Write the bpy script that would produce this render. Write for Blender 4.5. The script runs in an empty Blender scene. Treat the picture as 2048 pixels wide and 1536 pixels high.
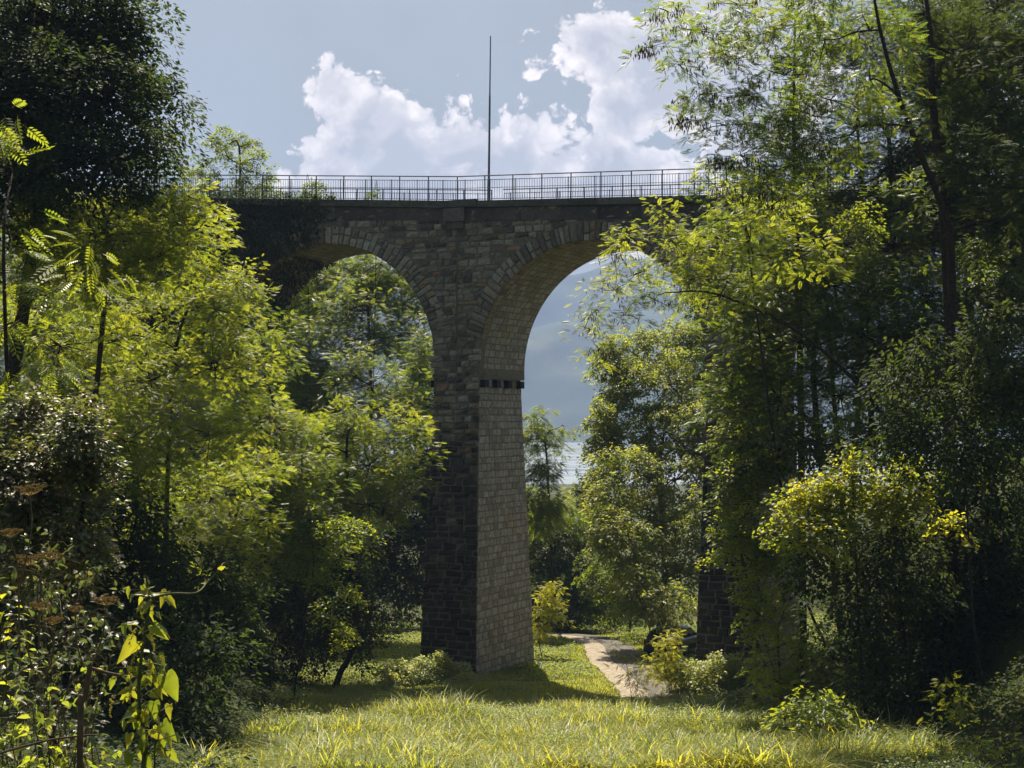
import bpy, math, random
import numpy as np
R = math.radians
SC = bpy.context.scene
COL = SC.collection
# ------------------------------------------------------------------ camera
FPX = 3072.0                     # focal length in pixels of a 2048 px wide frame
PITCH = math.atan(72 / FPX)
cam_d = bpy.data.cameras.new('camera')
cam_d.sensor_width = 36.0
cam_d.lens = 36.0 * FPX / 2048
cam_d.clip_start = 0.1
cam_d.clip_end = 40000
cam = bpy.data.objects.new('camera', cam_d)
COL.objects.link(cam)
cam.location = (0, 0, 0)
cam.rotation_euler = (R(90) + PITCH, 0, 0)
SC.camera = cam
# ------------------------------------------------------------------ light
SUN_EL, SUN_AZ = 57.0, -9.0      # azimuth from +Y (the view direction), negative = left
SUN_STRENGTH, SKY_STRENGTH, EXPOSURE = 5.0, 0.05, 1.15
sd = bpy.data.lights.new('sun', 'SUN')
sd.energy = SUN_STRENGTH
sd.angle = R(0.5)
sd.color = (1.0, 0.895, 0.70)
sun = bpy.data.objects.new('sun', sd)
COL.objects.link(sun)
sun.rotation_euler = (R(-(90 - SUN_EL)), 0, R(-SUN_AZ))
SC.view_settings.view_transform = 'Standard'
SC.view_settings.look = 'None'
SC.view_settings.exposure = EXPOSURE
SC.view_settings.gamma = 1.0
SC.render.engine = 'CYCLES'
SC.cycles.use_denoising = True
SC.cycles.max_bounces = 5
SC.cycles.diffuse_bounces = 2
SC.cycles.transmission_bounces = 4
SC.cycles.transparent_max_bounces = 6
SC.cycles.volume_bounces = 0
SC.cycles.sample_clamp_indirect = 4.0
SC.render.use_persistent_data = False


class NT:
    """small helper to write node trees"""
    def __init__(self, tree):
        self.t = tree
        self.t.nodes.clear()

    def n(self, kind, **kw):
        nd = self.t.nodes.new(kind)
        for k, v in kw.items():
            if hasattr(nd, k) and not k.startswith('i_'):
                setattr(nd, k, v)
        return nd

    def link(self, a, b):
        self.t.links.new(a, b)

    def put(self, sock, v):
        if isinstance(v, bpy.types.NodeSocket):
            self.link(v, sock)
        else:
            sock.default_value = v

    def math(self, op, a, b=0.0, clamp=False):
        nd = self.t.nodes.new('ShaderNodeMath')
        nd.operation = op
        nd.use_clamp = clamp
        self.put(nd.inputs[0], a)
        self.put(nd.inputs[1], b)
        return nd.outputs[0]

    def vmath(self, op, a, b=None, scale=None):
        nd = self.t.nodes.new('ShaderNodeVectorMath')
        nd.operation = op
        self.put(nd.inputs[0], a)
        if b is not None:
            self.put(nd.inputs[1], b)
        if scale is not None:
            self.put(nd.inputs[3], scale)
        return nd.outputs[1] if op in ('LENGTH', 'DOT_PRODUCT') else nd.outputs[0]

    def noise(self, vec, scale, detail=4.0, rough=0.5, dist=0.0, color=False):
        nd = self.t.nodes.new('ShaderNodeTexNoise')
        if vec is not None:
            self.link(vec, nd.inputs['Vector'])
        nd.inputs['Scale'].default_value = scale
        nd.inputs['Detail'].default_value = detail
        nd.inputs['Roughness'].default_value = rough
        nd.inputs['Distortion'].default_value = dist
        return nd.outputs['Color' if color else 'Fac']

    def ramp(self, fac, stops, interp='LINEAR'):
        nd = self.t.nodes.new('ShaderNodeValToRGB')
        cr = nd.color_ramp
        cr.interpolation = interp
        while len(cr.elements) < len(stops):
            cr.elements.new(0.5)
        for e, (p, c) in zip(cr.elements, stops):
            e.position = p
            e.color = (c[0], c[1], c[2], 1) if not isinstance(c, (int, float)) else (c, c, c, 1)
        self.put(nd.inputs[0], fac)
        return nd.outputs[0]

    def mix(self, fac, a, b, mode='MIX'):
        nd = self.t.nodes.new('ShaderNodeMix')
        nd.data_type = 'RGBA'
        nd.blend_type = mode
        self.put(nd.inputs[0], fac)
        for s, v in ((nd.inputs[6], a), (nd.inputs[7], b)):
            if isinstance(v, bpy.types.NodeSocket):
                self.link(v, s)
            else:
                s.default_value = (v[0], v[1], v[2], 1)
        return nd.outputs[2]

    def smooth(self, v, a, b):
        nd = self.t.nodes.new('ShaderNodeMapRange')
        nd.interpolation_type = 'SMOOTHSTEP'
        self.put(nd.inputs[0], v)
        nd.inputs[1].default_value = a
        nd.inputs[2].default_value = b
        return nd.outputs[0]


# ------------------------------------------------------------------ world: clear sky with cumulus
def build_world():
    w = bpy.data.worlds.new('World')
    SC.world = w
    w.use_nodes = True
    nt = NT(w.node_tree)
    tc = nt.n('ShaderNodeTexCoord')
    sky = nt.n('ShaderNodeTexSky', sky_type='NISHITA', sun_disc=False)
    sky.sun_elevation = R(SUN_EL)
    sky.sun_rotation = R(SUN_AZ)
    sky.altitude = 300
    sky.dust_density = 3.2
    sky.air_density = 1.0
    sky.ozone_density = 1.0
    sep = nt.n('ShaderNodeSeparateXYZ')
    nt.link(tc.outputs['Generated'], sep.inputs[0])
    y = nt.math('MAXIMUM', sep.outputs[1], 0.02)
    u = nt.math('DIVIDE', sep.outputs[0], y)
    v = nt.math('DIVIDE', sep.outputs[2], y)
    cb = nt.n('ShaderNodeCombineXYZ')
    nt.link(u, cb.inputs[0])
    nt.link(v, cb.inputs[1])
    p0 = cb.outputs[0]
    # warp so that outlines are not ellipses
    wn = nt.noise(p0, 16, 3, 0.55, color=True)
    wv = nt.vmath('SCALE', nt.vmath('SUBTRACT', wn, (0.5, 0.5, 0.5)), scale=0.028)
    p = nt.vmath('MULTIPLY', nt.vmath('ADD', p0, wv), (1, 1, 0))
    # cumulus heaps: azimuth, height above the horizon, half width, half height (units of the tangent plane)
    heaps = [(-.110, .212, .034, .034), (-.092, .196, .042, .036), (-.070, .190, .040, .030), (-.10, .18, .05, .04), (-.118, .162, .038, .040), (-.104, .222, .024, .022), (-.075, .175, .055, .040), (-.040, .186, .038, .034),
             (-.132, .146, .022, .018), (-.055, .155, .110, .034), (.008, .182, .040, .030), (.022, .198, .018, .018), (-.02, .165, .08, .036),
             (.0, .164, .07, .032), (.055, .166, .065, .036), (.095, .160, .06, .026), (.060, .245, .044, .040), (.033, .258, .018, .015),
             (.095, .232, .065, .050), (.074, .205, .046, .034), (.048, .222, .024, .022), (.016, .248, .018, .008), (.020, .226, .020, .008), (.15, .235, .08, .08),
             (-.072, .257, .0075, .0060), (-.137, .256, .007, .007), (-.036, .225, .0060, .0045), (-.042, .231, .005, .004), (.012, .263, .008, .005), (-.128, .228, .008, .005), (.090, .106, .06, .014), (-.02, .135, .13, .02), (.07, .14, .09, .022)]
    big = None
    for (cx, cy, rx, ry) in heaps:
        d = nt.vmath('LENGTH', nt.vmath('MULTIPLY', nt.vmath('SUBTRACT', p, (cx, cy, 0)), (1 / rx, 1 / ry, 0)))
        k = nt.math('MULTIPLY', nt.math('SUBTRACT', 1.0, d), (rx * ry) ** .5 / .03)
        if big is None:
            big = k
        else:
            sm = nt.n('ShaderNodeMath', operation='SMOOTH_MAX')
            nt.link(big, sm.inputs[0])
            nt.link(k, sm.inputs[1])
            sm.inputs[2].default_value = 0.25
            big = sm.outputs[0]
    n1 = nt.noise(p, 36, 9, 0.62)
    vo = nt.n('ShaderNodeTexVoronoi', feature='F1')
    nt.link(nt.vmath('ADD', p, nt.vmath('SCALE', nt.vmath('SUBTRACT', nt.noise(p, 90, 3, .6, color=True), (.5, .5, .5)), scale=.010)), vo.inputs['Vector'])
    vo.inputs['Scale'].default_value = 70
    vo.inputs['Detail'].default_value = 2.5
    vo.inputs['Roughness'].default_value = .55
    puff = nt.math('SUBTRACT', .42, vo.outputs['Distance'])
    dens = nt.math('ADD', big, nt.math('ADD', nt.math('MULTIPLY', nt.math('SUBTRACT', n1, .5), 1.5), nt.math('MULTIPLY', puff, .55)))
    mask = nt.smooth(dens, -.02, .16)
    # thick middles are grey, thin rims and puffs facing the sun are bright
    thick = nt.smooth(dens, .25, 1.15)
    n2 = nt.noise(p, 22, 8, .62)
    shade = nt.math('MULTIPLY', thick, nt.smooth(n2, .36, .60))
    sh = nt.math('ADD', nt.math('ADD', nt.math('MULTIPLY', shade, .8), .12), nt.math('MULTIPLY', nt.math('SUBTRACT', vo.outputs['Distance'], .35), .55), clamp=True)
    ccol = nt.ramp(sh, [(0.0, (.86, .78, .72)), (.3, (.67, .61, .585)), (.6, (.44, .415, .42)), (1.0, (.30, .30, .325))])
    # faint veil of vapour round the heaps
    veil = nt.smooth(big, -1.2, 1.0)
    skyc = nt.mix(1.0, sky.outputs[0], (SKY_STRENGTH,) * 3, 'MULTIPLY')
    skyc = nt.mix(nt.math('ADD', nt.math('MULTIPLY', veil, .2), .62), skyc, (.180, .192, .194))
    col = nt.mix(nt.math('MULTIPLY', mask, .97), skyc, ccol)
    # outside the part of the sky that holds clouds the shader stops at the plain sky
    region = nt.math('MULTIPLY', nt.math('GREATER_THAN', sep.outputs[1], .05), nt.math('GREATER_THAN', sep.outputs[2], 0.0))
    region = nt.math('MULTIPLY', region, nt.math('LESS_THAN', nt.math('ABSOLUTE', u), .5))
    region = nt.math('MULTIPLY', region, nt.math('LESS_THAN', v, .42))
    bg = nt.n('ShaderNodeBackground')
    nt.link(col, bg.inputs[0])
    bg.inputs[1].default_value = 1.0
    bg0 = nt.n('ShaderNodeBackground')
    nt.link(sky.outputs[0], bg0.inputs[0])
    bg0.inputs[1].default_value = SKY_STRENGTH
    mx = nt.n('ShaderNodeMixShader')
    nt.link(region, mx.inputs[0])
    nt.link(bg0.outputs[0], mx.inputs[1])
    nt.link(bg.outputs[0], mx.inputs[2])
    out = nt.n('ShaderNodeOutputWorld')
    nt.link(mx.outputs[0], out.inputs[0])
    w.cycles.sampling_method = 'MANUAL'
    w.cycles.sample_map_resolution = 1024


build_world()


# ------------------------------------------------------------------ geometry helpers
def P(px, py, Y):
    """the point at distance Y along the view that a pixel of the 2048 x 1536 photograph looks at"""
    x, z = (px - 1024) / FPX, (768 - py) / FPX
    c, s = math.cos(PITCH), math.sin(PITCH)
    d = (x, c - z * s, s + z * c)
    k = Y / d[1]
    return np.array((d[0] * k, Y, d[2] * k))


class MB:
    """collects polygons, builds one mesh object"""
    def __init__(self):
        self.v, self.f, self.a, self.nv = [], [], {}, 0

    def add(self, verts, faces, **attrs):
        """verts (n,3); faces (m,k) int; attrs: per-vertex arrays or a number"""
        verts = np.asarray(verts, dtype=np.float64).reshape(-1, 3)
        faces = np.asarray(faces, dtype=np.int64)
        self.f.append(faces + self.nv)
        self.v.append(verts)
        for k, val in attrs.items():
            self.a.setdefault(k, []).append((self.nv, len(verts), np.broadcast_to(np.asarray(val, dtype=np.float32), (len(verts),))))
        self.nv += len(verts)

    def box(self, c, h, rz=0.0, **at):
        c, h = np.array(c, float), np.array(h, float)
        s = np.array([(x, y, z) for z in (-1, 1) for y in (-1, 1) for x in (-1, 1)], float) * h
        co, si = math.cos(rz), math.sin(rz)
        s = np.stack([s[:, 0] * co - s[:, 1] * si, s[:, 0] * si + s[:, 1] * co, s[:, 2]], 1) + c
        self.add(s, [(0, 2, 3, 1), (4, 5, 7, 6), (0, 1, 5, 4), (2, 6, 7, 3), (0, 4, 6, 2), (1, 3, 7, 5)], **at)

    def hexa(self, pts, **at):
        """8 points: bottom 4 (ccw), top 4 (ccw)"""
        self.add(pts, [(3, 2, 1, 0), (4, 5, 6, 7), (0, 1, 5, 4), (1, 2, 6, 5), (2, 3, 7, 6), (3, 0, 4, 7)], **at)

    def tube(self, pts, rad, sides=6, **at):
        pts = np.asarray(pts, float)
        n = len(pts)
        rad = np.broadcast_to(np.asarray(rad, float), (n,))
        t = np.gradient(pts, axis=0)
        t /= np.linalg.norm(t, axis=1)[:, None] + 1e-9
        ref = np.tile((0.0, 0.0, 1.0), (n, 1))
        ref[np.abs(t[:, 2]) > .9] = (1, 0, 0)
        if np.ptp((np.abs(t[:, 2]) > .9).astype(int)) > 0:
            ref[:] = (0.31, 0.92, 0.23)
        a = np.cross(t, ref)
        a /= np.linalg.norm(a, axis=1)[:, None] + 1e-9
        b = np.cross(t, a)
        ang = np.arange(sides) * 2 * math.pi / sides
        v = pts[:, None] + rad[:, None, None] * (a[:, None] * np.cos(ang)[None, :, None] + b[:, None] * np.sin(ang)[None, :, None])
        i = np.arange(n - 1)[:, None] * sides
        j = np.arange(sides)[None]
        f = np.stack([i + j, i + (j + 1) % sides, i + sides + (j + 1) % sides, i + sides + j], -1).reshape(-1, 4)
        self.add(v.reshape(-1, 3), f, **at)

    def build(self, name, mat, parent=None, smooth=False, loc=None):
        me = bpy.data.meshes.new(name)
        if self.nv:
            v = np.concatenate(self.v)
            org = np.zeros(3)
            if loc is not None:
                org = np.asarray(loc, float)
            v = v - org
            me.vertices.add(len(v))
            me.vertices.foreach_set('co', v.astype(np.float32).ravel())
            idx = np.concatenate([f.ravel() for f in self.f])
            tot = np.concatenate([np.full(len(f), f.shape[1]) for f in self.f])
            st = np.concatenate([[0], np.cumsum(tot)[:-1]])
            me.loops.add(len(idx))
            me.loops.foreach_set('vertex_index', idx.astype(np.int32))
            me.polygons.add(len(tot))
            me.polygons.foreach_set('loop_start', st.astype(np.int32))
            me.update(calc_edges=True)
            for k, lst in self.a.items():
                arr = np.zeros(len(v), np.float32)
                for (s, n, val) in lst:
                    arr[s:s + n] = val
                at = me.attributes.new(k, 'FLOAT', 'POINT')
                at.data.foreach_set('value', arr)
            me.polygons.foreach_set('use_smooth', np.full(len(tot), bool(smooth)))
        if mat:
            me.materials.append(mat)
        o = bpy.data.objects.new(name, me)
        COL.objects.link(o)
        if parent is not None:
            o.parent = parent
            # children keep world coordinates: parents are unrotated empties
            base = WORLD.get(parent.name, np.zeros(3)) if parent.type != 'EMPTY' else np.array(parent.matrix_basis.translation)
            o.location = tuple(org_or(loc) - base)
        elif loc is not None:
            o.location = tuple(loc)
        WORLD[o.name] = org_or(loc)
        return o


WORLD = {}


def org_or(loc):
    return np.zeros(3) if loc is None else np.asarray(loc, float)


def tag(o, label=None, cat=None, group=None, kind=None):
    if label:
        o['label'] = label
    if cat:
        o['category'] = cat
    if group:
        o['group'] = group
    if kind:
        o['kind'] = kind
    return o


def thing(name, label, cat, loc=(0, 0, 0), group=None):
    o = bpy.data.objects.new(name, None)
    COL.objects.link(o)
    o.location = tuple(loc)
    o.empty_display_size = .2
    return tag(o, label, cat, group)


def interp(x, xs, ys):
    return np.interp(x, xs, ys)


def vnoise(x, y, seed=0):
    """cheap smooth value noise, arrays in, -1..1 out"""
    xi, yi = np.floor(x).astype(np.int64), np.floor(y).astype(np.int64)
    xf, yf = x - xi, y - yi
    xf, yf = xf * xf * (3 - 2 * xf), yf * yf * (3 - 2 * yf)

    def h(a, b):
        n = (a * 374761393 + b * 668265263 + seed * 974711) & 0x7fffffff
        n = ((n ^ (n >> 13)) * 1274126177) & 0x7fffffff
        return ((n ^ (n >> 16)) & 0xffff) / 32767.5 - 1
    return (h(xi, yi) * (1 - xf) + h(xi + 1, yi) * xf) * (1 - yf) + (h(xi, yi + 1) * (1 - xf) + h(xi + 1, yi + 1) * xf) * yf


def fbm(x, y, oct=4, seed=0):
    s, a = 0, 1
    for i in range(oct):
        s = s + a * vnoise(x * 2 ** i, y * 2 ** i, seed + i)
        a *= .5
    return s


# ------------------------------------------------------------------ materials
def mat_new(name):
    m = bpy.data.materials.new(name)
    m.use_nodes = True
    return m, NT(m.node_tree)


def finish(nt, col, rough=.8, spec=.3, bump=None, bstr=.3, bdist=.02, metallic=0.0):
    b = nt.n('ShaderNodeBsdfPrincipled')
    nt.put(b.inputs['Base Color'], col if isinstance(col, bpy.types.NodeSocket) else (*col, 1))
    nt.put(b.inputs['Roughness'], rough)
    b.inputs['Specular IOR Level'].default_value = spec
    b.inputs['Metallic'].default_value = metallic
    if bump is not None:
        bn = nt.n('ShaderNodeBump')
        bn.inputs['Strength'].default_value = bstr
        bn.inputs['Distance'].default_value = bdist
        nt.link(bump, bn.inputs['Height'])
        nt.link(bn.outputs[0], b.inputs['Normal'])
    o = nt.n('ShaderNodeOutputMaterial')
    nt.link(b.outputs[0], o.inputs[0])
    return b


def attr(nt, name):
    a = nt.n('ShaderNodeAttribute')
    a.attribute_name = name
    return a.outputs['Fac']


def leaf_mat(name, stops, trans, tfac=.45, gloss=.35, rough=.45):
    """stops: colour by the leaf's own tint 0..1; trans: colour of light passing through"""
    m, nt = mat_new(name)
    tc = nt.n('ShaderNodeTexCoord')
    t = nt.math('ADD', attr(nt, 'tint'), nt.math('MULTIPLY', nt.math('SUBTRACT', nt.noise(tc.outputs['Object'], 45, 3, .6), .5), .5), clamp=True)
    col = nt.ramp(t, stops)
    b = nt.n('ShaderNodeBsdfPrincipled')
    nt.link(col, b.inputs['Base Color'])
    b.inputs['Roughness'].default_value = rough
    b.inputs['Specular IOR Level'].default_value = gloss
    tr = nt.n('ShaderNodeBsdfTranslucent')
    tcol = nt.mix(1.0, nt.ramp(t, [(0, (.55, .7, .6)), (.6, (1, 1, 1)), (1, (1.15, 1.05, .9))]), trans, 'MULTIPLY')
    nt.link(tcol, tr.inputs[0])
    mx = nt.n('ShaderNodeMixShader')
    mx.inputs[0].default_value = tfac
    nt.link(b.outputs[0], mx.inputs[1])
    nt.link(tr.outputs[0], mx.inputs[2])
    o = nt.n('ShaderNodeOutputMaterial')
    nt.link(mx.outputs[0], o.inputs[0])
    return m


def plain_mat(name, c1, c2, scale=6, rough=.8, spec=.25, bstr=.3, bdist=.01, metallic=0.0, detail=5):
    m, nt = mat_new(name)
    tc = nt.n('ShaderNodeTexCoord')
    n = nt.noise(tc.outputs['Object'], scale, detail, .6)
    col = nt.ramp(n, [(.3, c1), (.7, c2)])
    finish(nt, col, rough, spec, n, bstr, bdist, metallic)
    return m


def stone_mat(name, stops, dark, bump=.6, stain_bias=0.0):
    m, nt = mat_new(name)
    tc = nt.n('ShaderNodeTexCoord')
    oc = tc.outputs['Object']
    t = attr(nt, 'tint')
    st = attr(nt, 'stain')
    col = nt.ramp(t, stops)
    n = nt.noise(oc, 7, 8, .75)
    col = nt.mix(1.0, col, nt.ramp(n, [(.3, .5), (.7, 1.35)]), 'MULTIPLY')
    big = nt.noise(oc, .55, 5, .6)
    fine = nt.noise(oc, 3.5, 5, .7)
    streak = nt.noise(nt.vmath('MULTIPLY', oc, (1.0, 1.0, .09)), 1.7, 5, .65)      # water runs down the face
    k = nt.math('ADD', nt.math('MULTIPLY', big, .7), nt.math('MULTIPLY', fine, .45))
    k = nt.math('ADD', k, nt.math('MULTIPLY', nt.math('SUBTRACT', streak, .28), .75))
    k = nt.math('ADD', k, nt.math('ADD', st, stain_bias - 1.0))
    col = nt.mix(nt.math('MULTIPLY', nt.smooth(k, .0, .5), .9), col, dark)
    finish(nt, col, .9, .15, nt.noise(oc, 22, 6, .7), bump, .03)
    return m


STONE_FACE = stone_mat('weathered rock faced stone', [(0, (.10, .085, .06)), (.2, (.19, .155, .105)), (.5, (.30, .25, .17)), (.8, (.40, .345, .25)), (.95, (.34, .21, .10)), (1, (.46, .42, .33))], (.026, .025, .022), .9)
STONE_SIDE = stone_mat('pale dressed stone', [(0, (.25, .23, .19)), (.4, (.36, .335, .28)), (.85, (.42, .395, .335)), (.96, (.38, .29, .18)), (1, (.48, .45, .38))], (.09, .08, .066), .8, -.35)
MORTAR_L = plain_mat('pale mortar', (.15, .13, .095), (.24, .21, .16), 7, .95, .1)
MORTAR_S = plain_mat('sandy mortar', (.08, .066, .048), (.14, .12, .09), 7, .95, .1)
CONCRETE = stone_mat('stained concrete', [(0, (.09, .08, .06)), (1, (.17, .15, .11))], (.028, .026, .022), .4, -.05)
IRON = plain_mat('dark painted iron', (.018, .02, .024), (.03, .032, .036), 20, .5, .4)
BARK = plain_mat('rough bark', (.018, .014, .010), (.06, .048, .034), 14, .95, .1, .9, .03)
TWIG = plain_mat('thin twigs', (.03, .022, .014), (.07, .055, .035), 14, .9, .1)
# ================================================================== TERRAIN
_GY = [-60, 0, 8, 20, 40, 55, 66, 75, 88, 100, 130, 200, 400, 1150, 1300, 14000]
_GZ = [-1.6, -1.7, -2.9, -5.3, -8.9, -10.55, -11.15, -11.75, -12.5, -13.6, -17, -24, -35, -46.5, -48.5, -49]
LAKE_Z = -46.0


def ground(x, y):
    x, y = np.asarray(x, float), np.asarray(y, float)
    b = np.interp(y, _GY, _GZ)
    fade = np.clip(1 - (y - 105) / 60, 0, 1)
    near = np.clip((y - 28) / 14, 0, 1)
    xl = -np.interp(y, [0, 32, 68, 80, 110], [2.5, 5.6, 9.5, 9.5, 10])
    xr = np.interp(y, [0, 33, 60, 72, 110], [4.5, 8.6, 9.6, 14, 17])
    left = np.clip(xl - x, 0, None)
    right = np.clip(x - xr, 0, None)
    hl = 21 * (1 - np.exp(-left * left / (left + 3.0) / 16.0))
    hr = 21 * (1 - np.exp(-right * right / (right + 3.0) / 16.0))
    z = b + (hl + hr) * fade * (.06 + .94 * near)
    bump = fbm(x * .35, y * .35, 3, 5) * (.16 + .14 * np.clip((60 - y) / 10, 0, 1)) + fbm(x * .07, y * .07, 2, 9) * .35 * np.clip((np.abs(x) - 8) / 10, 0, 1)
    # the road lies level
    return z + bump * np.clip(1 - road_mask(x, y) * 1.2, 0, 1)


ROAD = np.array([(5.7, 55.0), (5.75, 62), (5.5, 70), (5.2, 77), (5.35, 84), (4.6, 90), (2.0, 95), (-3, 99), (-10, 103)])


def road_dist(x, y):
    x, y = np.asarray(x, float), np.asarray(y, float)
    best = np.full(np.broadcast(x, y).shape, 1e9)
    for a, b in zip(ROAD[:-1], ROAD[1:]):
        d = b - a
        t = np.clip(((x - a[0]) * d[0] + (y - a[1]) * d[1]) / (d @ d), 0, 1)
        best = np.minimum(best, np.hypot(x - a[0] - t * d[0], y - a[1] - t * d[1]))
    return best


def road_mask(x, y):
    return np.clip(1 - (road_dist(x, y) - 1.7) / 1.2, 0, 1)


def build_terrain():
    ys = np.concatenate([np.arange(-40, 24, 2.0), np.arange(24, 112, .45), np.linspace(112, 200, 50), np.geomspace(205, 1500, 50)])
    t = np.linspace(-1, 1, 321)
    t = np.sign(t) * (.55 * np.abs(t) + .45 * np.abs(t) ** 3)
    X = t[None, :] * (60 + 1.1 * np.clip(ys, 0, None))[:, None]
    Y = np.repeat(ys[:, None], len(t), 1)
    Z = ground(X, Y)
    far = np.clip((Y - 200) / 500, 0, 1)
    Z = Z + far * np.clip((1100 - Y) / 500, 0, 1) * fbm(X / 160, Y / 160, 4, 3) * 3
    Z = np.where(Y > 1120, np.minimum(Z, -46.6), Z)
    n0, n1 = X.shape
    i = np.arange(n0 - 1)[:, None] * n1
    j = np.arange(n1 - 1)[None]
    f = np.stack([i + j, i + j + 1, i + n1 + j + 1, i + n1 + j], -1).reshape(-1, 4)
    mb = MB()
    mb.add(np.stack([X, Y, Z], -1).reshape(-1, 3), f)
    m, nt = mat_new('earth and grass')
    tc = nt.n('ShaderNodeTexCoord')
    oc = tc.outputs['Object']
    a = nt.noise(oc, .5, 6, .65)
    b = nt.noise(oc, 6, 6, .7)
    col = nt.ramp(nt.math('ADD', nt.math('MULTIPLY', a, .5), nt.math('MULTIPLY', b, .5)), [(.3, (.028, .034, .010)), (.5, (.05, .06, .016)), (.62, (.085, .08, .025)), (.75, (.11, .09, .045))])
    finish(nt, col, .95, .1, b, .8, .08)
    tag(mb.build('ground', m, smooth=True), kind='structure')
    # lake
    lb = MB()
    xs = np.linspace(-4400, 4400, 60)
    yy = np.geomspace(1000, 3900, 60)
    LX, LY = np.meshgrid(xs, yy)
    i = np.arange(59)[:, None] * 60
    j = np.arange(59)[None]
    lb.add(np.stack([LX, LY, np.full_like(LX, LAKE_Z)], -1).reshape(-1, 3), np.stack([i + j, i + j + 1, i + 61 + j, i + 60 + j], -1).reshape(-1, 4))
    m, nt = mat_new('lake water')
    tc = nt.n('ShaderNodeTexCoord')
    mp = nt.vmath('MULTIPLY', tc.outputs['Object'], (.0015, .016, 1))
    n = nt.noise(mp, 1.0, 5, .6)
    col = nt.ramp(n, [(.35, (.05, .09, .12)), (.6, (.12, .16, .2))])
    finish(nt, col, nt.ramp(n, [(.4, .25), (.55, .6)]), .5)
    tag(lb.build('lake', m), kind='structure')
    # far shore: two ranges of mountains
    hb = MB()
    for (y0, depth, h0, sd, bx) in ((3080, 900, 290, 21, 0), (3950, 700, 570, 43, 0)):
        xs = np.linspace(-3400, 3400, 400)
        ts = np.linspace(0, 1, 60)
        XX, TT = np.meshgrid(xs, ts)
        ridge = h0 * (.92 + .28 * fbm(XX / 850, XX * 0 + sd, 5, sd))
        ridge = ridge * (1 + .10 * np.clip((400 - XX) / 400, -1, 1)) if y0 < 3500 else ridge * (1 + .02 * np.sin(XX / 200))
        prof = np.sin(np.clip(TT * 1.25, 0, 1) * math.pi / 2) ** 1.25
        ZZ = -50 + (ridge + 50) * prof + fbm(XX / 220, TT * 5, 5, sd + 3) * 40 * prof * (1 - prof * .8)
        YY = y0 + TT * depth + fbm(XX / 350, TT * 2, 3, sd + 9) * 80
        i = np.arange(59)[:, None] * 400
        j = np.arange(399)[None]
        hb.add(np.stack([XX, YY, ZZ], -1).reshape(-1, 3), np.stack([i + j, i + j + 1, i + 401 + j, i + 400 + j], -1).reshape(-1, 4))
    m, nt = mat_new('wooded mountainside')
    tc = nt.n('ShaderNodeTexCoord')
    n = nt.noise(tc.outputs['Object'], .009, 8, .65)
    col = nt.ramp(n, [(.36, (.03, .05, .03)), (.55, (.05, .07, .04)), (.68, (.09, .10, .06))])
    finish(nt, col, .95, .1)
    tag(hb.build('hills', m, smooth=True), kind='structure')
    # road: a pale concrete strip beside worn asphalt
    pts = []
    seg = np.linalg.norm(np.diff(ROAD, axis=0), axis=1)
    s = np.concatenate([[0], np.cumsum(seg)])
    q = np.arange(0, s[-1], .5)
    cx, cy = np.interp(q, s, ROAD[:, 0]), np.interp(q, s, ROAD[:, 1])
    for _ in range(6):
        cx[1:-1] = (cx[:-2] + cx[1:-1] * 2 + cx[2:]) / 4
        cy[1:-1] = (cy[:-2] + cy[1:-1] * 2 + cy[2:]) / 4
    tx, ty = np.gradient(cx), np.gradient(cy)
    L = np.hypot(tx, ty)
    nx, ny = ty / L, -tx / L
    for name, o0, o1, lift, c1, c2 in (('pavement', -1.45, -.35, .065, (.17, .14, .105), (.38, .33, .265)), ('road', -.42, 1.15, .055, (.07, .065, .058), (.17, .16, .14))):
        mb = MB()
        k = 7
        off = np.linspace(o0, o1, k)
        XX = cx[:, None] + nx[:, None] * off[None]
        YY = cy[:, None] + ny[:, None] * off[None]
        if name == 'pavement':
            XX[:, 0] += vnoise(YY[:, 0] * .9, YY[:, 0] * 0, 7) * .09
        else:
            XX[:, -1] += vnoise(YY[:, -1] * .9, YY[:, -1] * 0, 8) * .2
        ZZ = ground(XX, YY) + lift - (np.abs(np.linspace(-1, 1, k)) > .99)[None] * .05
        n = len(cx)
        i = np.arange(n - 1)[:, None] * k
        j = np.arange(k - 1)[None]
        mb.add(np.stack([XX, YY, ZZ], -1).reshape(-1, 3), np.stack([i + j, i + j + 1, i + k + 1 + j, i + k + j], -1).reshape(-1, 4))
        o = mb.build(name, plain_mat(name + ' surface', c1, c2, 3.5, .95, .1, .6, .02, detail=12), smooth=True)
        tag(o, kind='structure')


build_terrain()

# ================================================================== BRIDGE
P0 = np.array((-2.47, 69.0))
SPR = 1.9                                     # springing level
D_BACK = 4.4                                  # width of the barrel
A_P, A_L, A_R = R(25), R(20), R(28)
rng = np.random.default_rng(4)


def deck_z(s):
    return 9.54 + np.where(s < 0, -s * .060, -s * .046)   # underside of the coping; s < 0 left


class Plane:
    """front plane of one straight stretch: s along, w out of the wall towards the valley, z up"""
    def __init__(self, ang, sign):
        self.e = np.array((math.cos(ang), -math.sin(ang)))     # to the right
        self.n = np.array((-math.sin(ang), -math.cos(ang)))    # out of the face, towards the camera
        self.sign = sign

    def pt(self, s, w, z):
        s, w, z = np.broadcast_arrays(np.asarray(s, float), w, z)
        return np.stack([P0[0] + self.e[0] * s + self.n[0] * w, P0[1] + self.e[1] * s + self.n[1] * w, z], -1)


PL, PR, PP = Plane(A_L, -1), Plane(A_R, 1), Plane(A_P, 0)


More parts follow.
